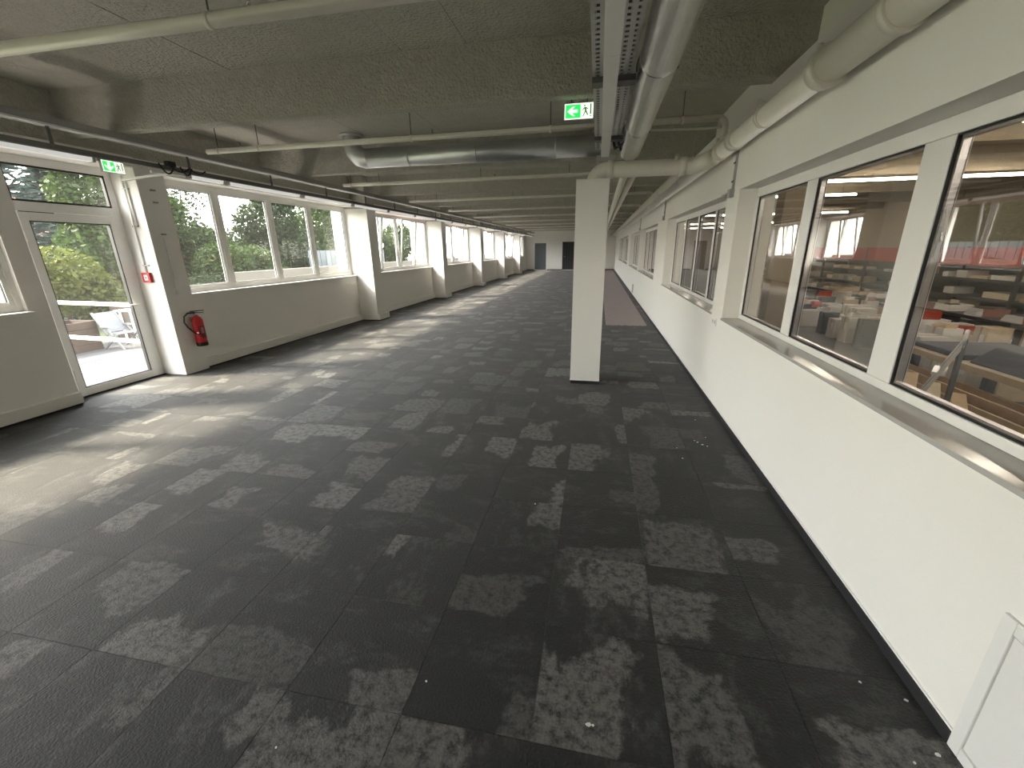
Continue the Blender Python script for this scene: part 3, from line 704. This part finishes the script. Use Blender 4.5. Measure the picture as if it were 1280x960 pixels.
t = thing('conduit', 'two slim white conduits running down to the red alarm box', 'conduit', (-6.03, 4.84, 1.46))
for x, zt in ((-6.05, 2.66), (-6.0, 2.62)): place(MB().tube([(x, 4.838, 1.455 if x < -6.02 else 2.05), (x, 4.838, zt)], 0.011, 10).build('tube', 'pvc'), t)
for z in (2.5, 2.05, 1.55): place(MB().box(-6.075, -5.985, 4.832, 4.85, z-.01, z+.01).build('clip', 'channel'), t)
t = thing('conduit', 'short white conduit with a socket end on the pier above the extinguisher', 'conduit', (-5.83, 5.03, 1.2))
place(MB().tube([(-5.822, 5.03, 1.33), (-5.822, 5.03, 1.92)], 0.018, 10).build('tube', 'pvc'), t)
place(MB().box(-5.84, -5.815, 5.008, 5.052, 1.25, 1.33).build('junction', 'lamp', bevel=0.004), t)
place(MB().tube([(-5.828, 5.015, 1.15), (-5.828, 5.015, 1.22)], 0.02, 10).build('stub', 'lamp'), t)
for z in (1.95, 2.35, 2.5): place(MB().box(-5.84, -5.82, 5.0, 5.06, z-.01, z+.01).build('clip', 'channel'), t)
# right wall: access panel, sockets, conduit drops
t = thing('access_panel', 'white framed access flap at the foot of the right wall', 'access panel', (XR, 1.0, 0))
place(rect_frame(MB(), XR-0.014, XR, 0.62, 1.305, 0.002, 0.60, 0.045).build('panel_frame', 'lamp', bevel=0.003), t)
place(B(XR-0.010, XR, 0.669, 1.256, 0.051, 0.551).build('panel_door', 'lamp', bevel=0.002), t)
t = thing('wall_socket', 'small white double socket below the end of the nearest inner window', 'socket', (XR, 5.03, 0.9))
place(B(XR-0.012, XR, 4.94, 5.10, 0.86, 0.94).build('face_plate', 'pvc', bevel=0.003), t)
for y in (4.98, 5.06): place(MB().tube([(XR-.013, y, 0.90), (XR-.0125, y, 0.90)], 0.022, 14).build('socket_well', 'channel'), t)
t = thing('wall_socket', 'grey flap standing off the right wall near the mauve runner', 'socket', (XR, 16.3, 0.1))
place(B(XR-0.04, XR, 16.2, 16.4, 0.12, 0.42).build('flap', 'pink', bevel=0.003), t)
place(B(XR-0.05, XR-.04, 16.22, 16.38, 0.14, 0.16).build('flap_edge', 'channel'), t)
for i, (y, zb) in enumerate(((4.99, 2.24), (9.75, 2.30), (15.1, 2.30))):
    lb = ['grey cable drop with switch box beside the nearest inner window', 'grey cable drop between second and third inner windows', 'grey cable drop further along beyond the third inner window'][i]
    t = thing('cable_drop', lb, 'conduit', (XR, y, zb), 'cable drops from the wall pipe')
    place(MB().box(XR-.022, XR, y-.018, y+.002, zb, 2.62).build('cable_channel', 'channel'), t)
    place(MB().tube([(XR-.012, y+.022, zb), (XR-.012, y+.022, 2.62)], 0.008, 8).build('cable', 'lamp'), t)
    place(B(XR-.045, XR, y-.04, y+.05, zb-.07, zb+.01).build('junction_box', 'channel', bevel=0.004), t)
    for z in (zb+.08, zb+.25): place(B(XR-.026, XR-.02, y-.024, y+.03, z-.008, z+.008).build('clip', 'blackp'), t)
    if i == 0: place(MB().tube([(XR-.02, y+.05, 2.22), (XR-.02, y+.30, 2.215)], 0.014, 10).build('sensor', 'chrome'), t)

# ------------------------------------------------------------------ on the floor
m = MB(); pts = []
n = 26
for k in range(n+1):
    x = 0.245+0.915*k/n; pts.append((x, 9.85+random.uniform(-.06, .05), 0.002))
top = [(1.17, 36.0, 0.002), (0.245, 36.0, 0.002)]
tag(m.prism(pts+top, (0, 0, 0.004)).build('floor_runner', 'runner'), 'mauve protective runner with ragged end along the right wall', 'runner')
fl = [(735, 906, .012), (741, 907, .005), (878, 556, .011), (872, 553, .008), (884, 558, .007), (868, 551, .006), (853, 573, .006), (846, 560, .005), (1075, 853, .006), (1133, 876, .008), (1172, 944, .009), (1143, 954, .006), (669, 630, .006), (533, 852, .005), (345, 935, .005), (869, 525, .005), (882, 547, .005)]
CAMO = Vector((0, 0, CAM_H))
for u, v, r in fl:
    d = rt2*((u-640)/F_PX) - up2*((v-480)/F_PX) + fw
    p = CAMO + d*(-CAM_H/d.z)
    if p.x > XR-0.02: continue
    q = [(p.x+r*random.uniform(.6, 1.2)*math.cos(a), p.y+r*random.uniform(.5, 1.0)*math.sin(a), 0.0005) for a in [i*PI/3 for i in range(6)]]
    tag(MB().prism(q, (0, 0, 0.003)).build('paint_flake', 'flake'), 'tiny white paint flake lying on the dark carpet', 'debris', 'white flakes on the carpet')

# ------------------------------------------------------------------ workshop behind the inner windows
HX = 10.2
struct(B(XR+.33, HX, -9, YF+.2, -0.12, 0.0).build('floor_workshop', 'hfloor'))
struct(B(XR+.3, HX, -9, YF+.2, ZS+.013, ZS+.2).build('ceiling_workshop', 'hceil'))
struct(B(HX, HX+.2, -9, YF+.2, -0.1, ZS+.1).build('wall_workshop', 'hwall'))
struct(B(XR+.33, HX, -9.2, -9, -0.1, ZS+.1).build('wall_workshop_near', 'hwall'))
struct(B(XR+.33, HX, YF, YF+.2, -0.1, ZS+.1).build('wall_workshop_end', 'hwall'))
hr = sempty('trim_3'); hr['label'] = 'brown concrete ribs of the workshop ceiling'
for r in ribs:
    if -9 < r < YF-.7: B(XR+.33, HX, r, r+.14, ZR, ZS+.014).build('workshop_rib', 'hceil', hr)
for i, (y, x0, x1) in enumerate(((9.75, 3.9, 7.6), (12.35, 3.2, 6.0), (18.8, 3.0, 9.0), (5.6, 2.6, 6.4), (1.8, 2.6, 8.6), (25.5, 3, 9), (31, 3, 9), (-2, 3, 8))):
    t = thing('tube_light', 'lit fluorescent strip under the workshop ceiling', 'light', ((x0+x1)/2, y, 2.84), 'lit strips in the workshop')
    place(MB().tube([(x0, y, 2.85), (x1, y, 2.85)], 0.024, 10).build('lit_tube', 'tube'), t)
    place(B(x0, x1, y-.04, y+.04, 2.878, 2.92).build('lamp_body', 'hceil'), t)
    for x in (x0+.3, x1-.3): place(MB().tube([(x, y, 2.92), (x, y, ZS+.015)], 0.005, 6).build('hanger_rod', 'dsteel'), t)
t = thing('workshop_post', 'pale concrete post beyond the nearest inner window', 'post', (3.6, 9.6, 0))
place(B(3.4, 3.8, 9.4, 9.8, 0, ZS+.015).build('post_shaft', 'hwall'), t); place(B(3.37, 3.83, 9.37, 9.83, 0, 0.12).build('post_foot', 'rack'), t)
# long storage rack with orange top beam
rk = thing('storage_rack', 'long dark storage rack with orange top beam across the workshop', 'rack', (8.3, 14, 0))
y = 5.0
while y < 30.1:
    for x in (7.95, 8.73): place(B(x-.03, x+.03, y-.03, y+.03, 0, 1.62).build('upright', 'rack'), rk)
    y += 2.5
levels = (0.10, 0.33, 0.60, 0.97)
for z in levels:
    place(B(7.92, 8.78, 5.0, 30, z-.05, z).build('shelf', 'rack'), rk)
place(B(7.93, 7.97, 4.95, 30.05, 1.24, 1.60).build('top_beam', 'orange'), rk)
place(B(8.73, 8.77, 4.95, 30.05, 1.24, 1.60).build('top_beam', 'orange'), rk)
place(B(8.765, 8.78, 5.0, 30, 0.02, 1.24).build('dark_backdrop', 'rack'), rk)  # dark sheet added behind the shelves to hide the lit wall
rng = random.Random(3)
for z in levels:
    y = 5.2
    while y < 22:
        w = rng.uniform(0.12, 0.75); h = rng.uniform(0.06, 0.17 if z < .9 else 0.2)
        if rng.random() < 0.8:
            x = 7.98+rng.uniform(0, .1)
            if (y % 2.5) > 0.06 and ((y+w) % 2.5) > 0.06 and int((y-5)/2.5) == int((y+w-5)/2.5):
                mt = rng.choice(('paper', 'paper', 'card', 'wood2'))
                nm = {'paper': 'white', 'card': 'brown', 'wood2': 'straw coloured'}[mt]
                o = thing('carton', '%s carton on the %s shelf of the storage rack' % (nm, {0.10: 'lowest', 0.33: 'second', 0.60: 'third', 0.97: 'top'}[z]), 'box', (x+.2, y+w/2, z), 'cartons on the workshop rack')
                b2 = place(B(x, x+.4, y, y+w, z+.0005, z+h).build('carton_body', mt), o)
                sub(B(x-.002, x+.401, y+w*.45, y+w*.55, z+h, z+h+.002).build('tape', 'card'), b2)
        y += w+rng.uniform(.03, .28)
# workbench with slate cover, timber crates, ladder, hazard posts, boards
t = thing('workbench', 'short bench under a slate blue tarpaulin behind the step ladder', 'bench', (3.8, 4.3, 0))
tz = .66
place(MB().prism([(3.36, 3.45, tz), (3.36, 4.45, tz), (3.50, 4.40, tz+.16), (3.50, 3.45, tz+.12)], (.8, 0, 0)).build('tarpaulin', 'tarp', bevel=0.02), t)
place(MB().box(3.38, 4.2, 4.52, 5.18, tz, tz+.05).build('folded_sheet', 'tarp', bevel=.01), t)
place(B(3.3, 4.25, 3.40, 5.25, .60, .66).build('bench_top', 'wood2'), t)
for x in (3.4, 4.15):
    for y in (3.5, 5.15): place(B(x-.04, x+.04, y-.04, y+.04, 0, .60).build('leg', 'rack'), t)
def crate(x0, x1, y0, y1, h, lb, mt):
    t = thing('timber_crate', lb, 'crate', ((x0+x1)/2, (y0+y1)/2, 0), 'timber crates by the inner windows')
    place(B(x0+.02, x1-.02, y0+.02, y1-.02, 0.10, 0.12).build('bottom_board', mt), t)
    for z0 in (0.12, 0.12+(h-.12)*.36, 0.12+(h-.12)*.72):
        z1 = z0+(h-.12)*.28
        for a in ((x0, x0+.02, y0, y1), (x1-.02, x1, y0, y1), (x0+.02, x1-.02, y0, y0+.02), (x0+.02, x1-.02, y1-.02, y1)):
            place(B(*a, z0, z1).build('slat', mt), t)
    for x in (x0+.02, x1-.06):
        for y in (y0+.02, y1-.06): place(B(x, x+.04, y, y+.04, 0.0, h-.01).build('corner_post', 'wood'), t)
    return t
crate(2.60, 3.05, 3.25, 4.75, 0.44, 'long pale timber crate just behind the inner window beneath the ladder', 'wood2')
crate(3.10, 3.28, 3.30, 5.2, 0.50, 'narrow timber crate pushed against the covered bench', 'wood')
for k in range(4):
    y = 3.4+.28*k
    tag(MB().bar((2.65, y, .455+.001*k), (3.0, y+.55, .50+.01*k), 0.09, 0.022).build('loose_plank', 'wood2' if k % 2 else 'wood'), 'loose plank lying across the long pale timber crate', 'plank', 'loose planks on the crate')
t = thing('step_ladder', 'small aluminium step ladder standing in front of the timber crates', 'ladder', (2.3, 3.2, 0))
wv = Vector((0.6, 0.8, 0)); sv = Vector((-0.8, 0.6, 0)); tp = Vector((2.33, 3.15, 1.07))
for k in (0, 1):
    o1 = wv*(0.02+.30*k); o2 = wv*(0.05+.24*k)
    place(MB().bar(Vector((tp.x, tp.y, 0))+sv*.36+o1, tp+o2, .028, .022).build('rail', 'chrome'), t)
    place(MB().bar(Vector((tp.x, tp.y, 0))-sv*.02+o1, tp+o2, .026, .02).build('rear_leg', 'dsteel'), t)
for k in range(1, 5):
    f = k/5; c = Vector((tp.x, tp.y, 0))+sv*(.36*(1-f)); c.z = 1.07*f
    place(MB().bar(c+wv*(.03+.02*f), c+wv*(.31-.03*f), .07, .022).build('step', 'chrome'), t)
place(MB().tube([tp+wv*.05, tp+wv*.05+Vector((0, 0, .06)), tp+wv*.29+Vector((0, 0, .06)), tp+wv*.29], .012, 8).build('hand_loop', 'steel'), t)
for i, (x, y) in enumerate(((2.98, 3.02), (2.72, 2.72))):
    t = thing('hazard_post', ['yellow and black striped post at the end of the timber crate', 'second yellow and black striped post nearer the inner window'][i], 'post', (x, y, 0))
    place(B(x-.03, x+.03, y-.03, y+.03, 0.012, .68).build('post_bar', 'hazard'), t); place(B(x-.08, x+.08, y-.08, y+.08, 0, .012).build('foot_plate', 'rack'), t)
t = thing('machine_cabinet', 'dark machine cabinet between the striped posts', 'machine', (3.4, 2.7, 0))
place(B(3.05, 3.9, 2.3, 3.15, .05, .55).build('cabinet_body', 'rack', bevel=.01), t); place(B(3.044, 3.05, 2.4, 3.05, .15, .45).build('cabinet_door', 'tarp'), t); place(B(3.038, 3.044, 2.95, 2.98, .25, .35).build('cabinet_handle', 'chrome'), t)
cols = {'paper': 'white', 'card': 'brown', 'wood2': 'straw coloured', 'tarp': 'slate', 'rack': 'dark'}
seen = {}
cells = [(x, y) for x in (4.45, 5.0, 5.55, 6.1) for y in [5.4+.44*k for k in range(20)]]
for i, (x, y) in enumerate(cells):
    if rng.random() < .12: continue
    mt = rng.choice(('paper', 'paper', 'paper', 'wood2', 'tarp', 'rack')); w = rng.uniform(.18, .36); d = rng.uniform(.25, .45); z1 = rng.uniform(.2, .55)
    size = 'tall' if z1 > .42 else 'low' if z1 < .32 else 'middling'
    row = {4.45: 'first', 5.0: 'second', 5.55: 'third', 6.1: 'fourth'}[x]
    t = thing('packing_box', '%s %s packing box in the %s row behind the covered bench' % (size, cols[mt], row), 'box', (x+d/2, y+w/2, 0), 'packing boxes on the workshop floor')
    b2 = place(B(x, x+d, y, y+w, 0, z1).build('box_body', mt, bevel=.006), t)
    sub(B(x-.002, x+d+.002, y+w*.44, y+w*.56, z1*.5, z1+.002).build('tape', 'card' if mt != 'card' else 'wood2'), b2)
    sub(B(x-.003, x, y+.04, y+.04+w*.3, z1*.5, z1*.8).build('delivery_note', 'tarp' if i % 3 == 0 else 'lamp'), b2)
    if rng.random() < .55:
        h2 = rng.uniform(.04, .14); m2 = rng.choice(('paper', 'card', 'chrome', 'orange', 'wood'))
        o = thing('loose_package', {'paper': 'white', 'card': 'brown', 'chrome': 'shiny metal', 'orange': 'orange', 'wood': 'timber'}[m2]+' package lying on a packing box of the %s row' % row, 'package', (x+d/2, y+w/2, z1+.0025), 'packages on the packing boxes')
        b3 = place(MB().prism([(x+.03, y+.03, z1+.0025), (x+.03, y+w-.05, z1+.0025), (x+.05, y+w-.08, z1+h2), (x+.05, y+.05, z1+h2)], (d*.6, 0, 0)).build('package_body', m2), o)
        sub(B(x+d*.3, x+d*.36, y+.05, y+w-.08, z1+h2, z1+h2+.003).build('strap', 'rack'), b3)
t = thing('conveyor_table', 'dark roller table spanning the workshop in front of the rack', 'table', (6.9, 12, 0))
place(B(6.6, 7.2, 6.8, 20, .40, .46).build('table_bed', 'rack'), t)
for y in (7, 10, 13, 16, 19.8): place(B(6.62, 7.18, y-.04, y+.04, 0, .40).build('table_leg', 'rack'), t)
for k in range(14):
    y = 7.3+.75*k; hgt = rng.uniform(.05, .14); mt = rng.choice(('paper', 'chrome', 'wood2', 'card'))
    o = thing('work_part', {'paper': 'white', 'chrome': 'shiny metal', 'wood2': 'straw coloured', 'card': 'brown'}[mt]+' workpiece lying on the roller table', 'workpiece', (6.9, y, .46), 'workpieces on the roller table')
    place(MB().prism([(6.65, y, .461), (6.65, y+.4, .461), (6.68, y+.36, .461+hgt), (6.68, y+.05, .461+hgt)], (.4, 0, 0)).build('workpiece_body', mt), o)
    place(B(6.7, 6.9, y+.12, y+.22, .461+hgt, .475+hgt).build('workpiece_cap', 'rack'), o)

# ------------------------------------------------------------------ outdoors on the window side
ZG = -0.12
terr = sempty('floor_terrace'); terr['label'] = 'pale slab terrace outside the glazed door'
pmesh = None
x = -6.42
while x > -10.4:
    y = 2.0
    while y < 9.6:
        if pmesh is None: o = B(0.004, .796, 0.004, .796, -0.05, 0).build('paving_slab', 'terrace', terr); pmesh = o.data
        else: o = bpy.data.objects.new('paving_slab', pmesh); COL.objects.link(o); o.parent = terr
        o.location = (x-.8, y, ZG+random.uniform(-.003, .003)); y += .8
    x -= .8
B(-10.6, -6.40, -6, 40, ZG-.2, ZG-.045).build('terrace_base', 'terrace', terr)
B(-10.42, -6.42, -6, 1.98, ZG-.05, ZG).build('terrace_field', 'terrace', terr); B(-10.42, -6.42, 10.0, 40, ZG-.05, ZG).build('terrace_field', 'terrace', terr)
struct(B(-120, -10.6, -60, 140, -1.2, -0.9).build('ground_outdoors', 'ground'))
struct(B(-10.75, -10.5, 10.9, 38, ZG-.2, 1.14).build('wall_terrace', 'kerb'), 'low concrete terrace parapet')
rl = thing('terrace_railing', 'white two bar railing beside the glazed door outside', 'railing', (-7.3, 4.95, ZG))
for z in (1.0, .46): place(MB().bar((-6.42, 4.93, z), (-9.2, 5.16, z), .05, .05).build('rail_bar', 'rail'), rl)
for x in (-9.18,): place(MB().box(x-.03, x+.03, 5.12, 5.18, ZG, 1.0).build('rail_post', 'rail'), rl)
def planter(x0, x1, y0, y1, h, lb):
    t = thing('planter_box', lb, 'planter', ((x0+x1)/2, (y0+y1)/2, ZG))
    place(B(x0+.04, x1-.04, y0+.04, y1-.04, ZG, h-.08).build('soil', 'bark'), t)
    n = int((h-ZG)/.14)
    for k in range(n):
        z = ZG+(h-ZG)*k/n; z1 = ZG+(h-ZG)*(k+1)/n-.006
        for a in ((x0, x0+.03, y0, y1), (x1-.03, x1, y0, y1), (x0+.03, x1-.03, y0, y0+.03), (x0+.03, x1-.03, y1-.03, y1)): place(B(*a, z, z1).build('plank', 'plank'), t)
planter(-10.4, -9.75, 5.0, 6.55, .46, 'brown plank planter at the terrace edge below the lime bush')
planter(-10.45, -9.9, 7.35, 8.8, .62, 'taller brown plank planter behind the folding chair')
ch = thing('garden_chair', 'pale sling garden chair standing on the terrace', 'chair', (-9.4, 6.75, ZG))
def lb_(p): return (-9.45+(p[0]+9.45)*.8, 6.73+(p[1]-6.73)*.8, p[2]*.72+ZG)
for y in (6.48, 6.98):
    place(MB().bar(lb_((-9.15, y, 0)), lb_((-9.55, y, .62)), .03, .03).build('leg', 'alu'), ch)
    place(MB().bar(lb_((-9.75, y, 0)), lb_((-9.2, y, .44)), .03, .03).build('leg', 'alu'), ch)
    place(MB().bar(lb_((-9.15, y, .62)), lb_((-9.7, y, .62)), .05, .025).build('armrest', 'alu'), ch)
    place(MB().bar(lb_((-9.55, y, .38)), lb_((-9.85, y, 1.0)), .03, .03).build('back_post', 'alu'), ch)
for k in range(3): place(MB().box(*[-9.45+.8*(q+9.45) for q in (-9.2-.13*k-.12, -9.2-.13*k)], 6.55, 6.91, ZG+.30, ZG+.315).build('seat_slat', 'sling'), ch)
place(MB().bar(lb_((-9.57, 6.73, .46)), lb_((-9.84, 6.73, .98)), .36, .015, (0, 0, 1)).build('backrest', 'sling'), ch)
tb = thing('garden_table', 'white garden table on thin legs behind the chair', 'table', (-9.9, 7.0, ZG))
place(B(-9.85, -9.2, 7.02, 7.30, ZG+.68, ZG+.71).build('table_top', 'rail'), tb)
for x in (-9.8, -9.25):
    for y in (7.06, 7.26): place(MB().box(x-.015, x+.015, y-.015, y+.015, ZG, ZG+.68).build('table_leg', 'rail'), tb)

def leaves(mb, c, rx, ry, rz, n, s, rg, shell=0.55, flat=1.0):
    for _ in range(n):
        while True:
            p = Vector((rg.uniform(-1, 1), rg.uniform(-1, 1), rg.uniform(-1, 1)))
            if shell < p.length < 1: break
        q = Vector((c[0]+p.x*rx, c[1]+p.y*ry, c[2]+p.z*rz))
        a = Vector((rg.gauss(0, 1), rg.gauss(0, 1), rg.gauss(0, .7)*flat)).normalized(); b_ = a.cross(Vector((rg.gauss(0, 1), rg.gauss(0, 1), rg.gauss(0, 1)))).normalized()
        k = s*rg.uniform(.6, 1.3); a = a*k; b_ = b_*k*.6; i = len(mb.v)
        mb.v += [tuple(q-a), tuple(q+b_), tuple(q+a), tuple(q-b_)]; mb.f.append([i, i+1, i+2, i+3]); mb.sm.append(False)
def tree(x, y, h, blobs, mat, lb, n=1400, s=.11, seed=0, zb=-0.9, name='tree', grp='trees beyond the terrace', core=True):
    rg = random.Random(seed); t = thing(name, lb, 'tree' if 'bush' not in name else 'bush', (x, y, zb), grp)
    mb = MB(); tr = MB().tube([(x, y, zb), (x+.05, y, zb+h*.4), (x, y+.05, zb+h*.75)], [.13 if h > 3 else .06, .1 if h > 3 else .045, .03], 8)
    for (dx, dy, dz, rx, ry, rz) in blobs:
        leaves(mb, (x+dx, y+dy, dz), rx, ry, rz, int(n*3.2), s*.78, rg, .25)
        tr.tube([(x, y, zb+h*.35), (x+dx*.5, y+dy*.5, (zb+h*.35+dz)/2), (x+dx, y+dy, dz+rz*.3)], [.06, .04, .015], 6)
    place(mb.build('foliage', mat, fix=False), t); place(tr.build('trunk', 'bark'), t)
    return t
# conifer
def conifer(x, y, h, r, lb, seed, zb=-.9):
    rg = random.Random(seed); t = thing('conifer', lb, 'tree', (x, y, zb)); mb = MB()
    for k in range(34):
        z = zb+h*(.08+.9*k/34); R = r*(1-k/36)
        for j in range(20):
            a = rg.uniform(0, 2*PI)
            for u in range(9):
                f = (u+1)/9; q = Vector((x+math.cos(a)*R*f, y+math.sin(a)*R*f, z-.25*f*R+rg.uniform(-.04, .04)))
                d = Vector((math.cos(a+rg.uniform(-.9, .9)), math.sin(a+rg.uniform(-.9, .9)), rg.uniform(-.3, .5)))*.26; w = Vector((rg.gauss(0, 1), rg.gauss(0, 1), rg.gauss(0, 1))).normalized()*.065; i = len(mb.v)
                mb.v += [tuple(q-d), tuple(q+w), tuple(q+d), tuple(q-w)]; mb.f.append([i, i+1, i+2, i+3]); mb.sm.append(False)
    place(mb.build('needles', 'leaf_d', fix=False), t); place(MB().tube([(x, y, zb), (x, y, zb+h*.95)], [.18, .03], 8).build('trunk', 'bark'), t)
tree(-14.3, 10.3, 5.6, [(0, 0, 1.6, 1.0, 1.0, 1.3), (0, .3, 3.3, 1.0, 1.1, 1.1), (-.2, -.1, 4.7, .9, 1.0, .9)], 'leaf_a', 'slender green tree just right of the blue green conifer', 1200, .10, 31)
conifer(-19.6, 11.2, 8.5, 2.3, 'blue green conifer seen above the glazed door', 5)
conifer(-23.0, 15.2, 7.6, 2.2, 'second blue green conifer standing behind the lime bush', 6)
tree(-11.6, 7.3, 2.4, [(0, 0, 1.15, .8, .9, .75), (.1, -.5, .9, .6, .6, .6), (0, .6, .8, .6, .6, .6)], 'leaf_c', 'lime green bush behind the planters', 900, .075, 11, -.9, 'lime_bush', 'bushes by the terrace')
tree(-16.2, 13.6, 4.4, [(0, 0, 2.6, 1.5, 1.7, 1.4), (.4, -1.2, 1.4, 1.3, 1.2, 1.3), (.4, 1.4, 1.6, 1.3, 1.3, 1.3), (0, 0, 3.2, 1.0, 1.1, .7)], 'leaf_a', 'leafy green tree to the right of the conifers', 1300, .11, 12)
tree(-13.6, 14.4, 2.8, [(0, -.6, 1.0, 1.1, 1.1, 1.1), (0, .8, .9, 1.1, 1.2, 1.1), (0, 0, .2, 1.2, 1.6, .9)], 'leaf_a', 'low rounded green bush below the open sky', 1500, .09, 13, -.9, 'round_bush', 'bushes by the terrace')
tree(-14.2, 17.4, 5.5, [(0, -.4, 1.2, 1.4, 1.5, 1.3), (0, .9, 1.6, 1.3, 1.4, 1.4), (-.3, 0, 2.9, 1.2, 1.5, 1.0), (-.2, .6, 4.0, .9, 1.2, .7)], 'leaf_b', 'dark bushy tree behind the terrace parapet', 1300, .10, 14)
tree(-14.5, 21.6, 6.0, [(0, -.8, 1.4, 1.5, 1.6, 1.4), (0, 1.2, 1.5, 1.4, 1.6, 1.5), (-.2, 0, 3.0, 1.5, 1.8, 1.2), (-.2, .5, 4.4, 1.1, 1.3, .9)], 'leaf_a', 'tall bright green tree rising over the fence', 1500, .11, 15)
tree(-15.5, 26.5, 6.0, [(0, -.8, 1.4, 1.5, 1.8, 1.4), (0, 1.2, 1.9, 1.5, 1.6, 1.5), (-.2, 0, 3.4, 1.5, 1.8, 1.2)], 'leaf_b', 'dark green tree filling the last pane of the near window', 1300, .12, 16)
tree(-15.2, 31.0, 5.0, [(0, -.8, 1.4, 1.3, 1.5, 1.4), (0, .7, 2.4, 1.3, 1.5, 1.4)], 'leaf_a', 'green tree seen through the first tilted sash', 1300, .12, 17)
tree(-17.5, 15.6, 7.5, [(-.3, -.6, 5.0, 1.2, 1.3, .9), (.3, .5, 4.2, 1.1, 1.2, .8), (0, -1.8, 4.5, .9, .9, .8)], 'leaf_b', 'thin open tree against the bright sky', 230, .09, 18)
tree(-28, 24, 8.0, [(0, -2, 1.6, 2.4, 3, 2), (0, 2, 1.5, 2.4, 3, 1.9), (0, 6, 1.6, 2.4, 3, 2), (0, 10, 1.8, 2.4, 3, 2)], 'leaf_b', 'wide dark thicket far behind the terrace trees', 1100, .2, 19)
# fence
fc = thing('fence', 'grey panel fence standing in the greenery beyond the parapet', 'fence', (-12.3, 20, -.9))
y = 16.9
while y < 23.5:
    place(B(-12.32, -12.28, y, y+.36, -.9, 1.75).build('fence_panel', 'fence'), fc)
    y += .40
for z in (0.0, 1.5): place(B(-12.36, -12.32, 16.9, 23.7, z-.04, z+.04).build('fence_rail', 'fence'), fc)
tree(-11.4, 12.6, 1.4, [(0, -1.5, .55, .5, 1.3, .6), (0, 1.2, .6, .5, 1.5, .6), (0, 4.0, .55, .5, 1.6, .55), (0, 7.0, .6, .5, 1.7, .6)], 'leaf_b', 'low dark hedge along the terrace parapet', 900, .07, 21, -.9, 'hedge_bush', 'bushes by the terrace')
# distant house with red roof
hs = thing('house', 'far house with red tiled roof glimpsed through the glazed door', 'house', (-40, 22, -.9))
place(B(-46, -38, 18, 27, -.9, 3.0).build('house_wall', 'render'), hs)
for k in range(10):
    z = 2.9+.3*k; xx = -37.5-.42*k
    place(MB().prism([(xx, 17.5, z), (xx-.5, 17.5, z+.36), (xx-.5, 17.5, z+.30), (xx, 17.5, z-.06)], (0, 10, 0)).build('tile_course', 'rooft'), hs)
place(MB().prism([(-46.5, 17.6, 2.9), (-38, 17.6, 2.9), (-41.7, 17.6, 5.6)], (0, 9.8, 0)).build('roof_body', 'rooft'), hs)
for y in (19.5, 22.5, 25): place(B(-38.02, -37.98, y-.5, y+.5, .6, 1.9).build('house_window', 'darkglass'), hs)
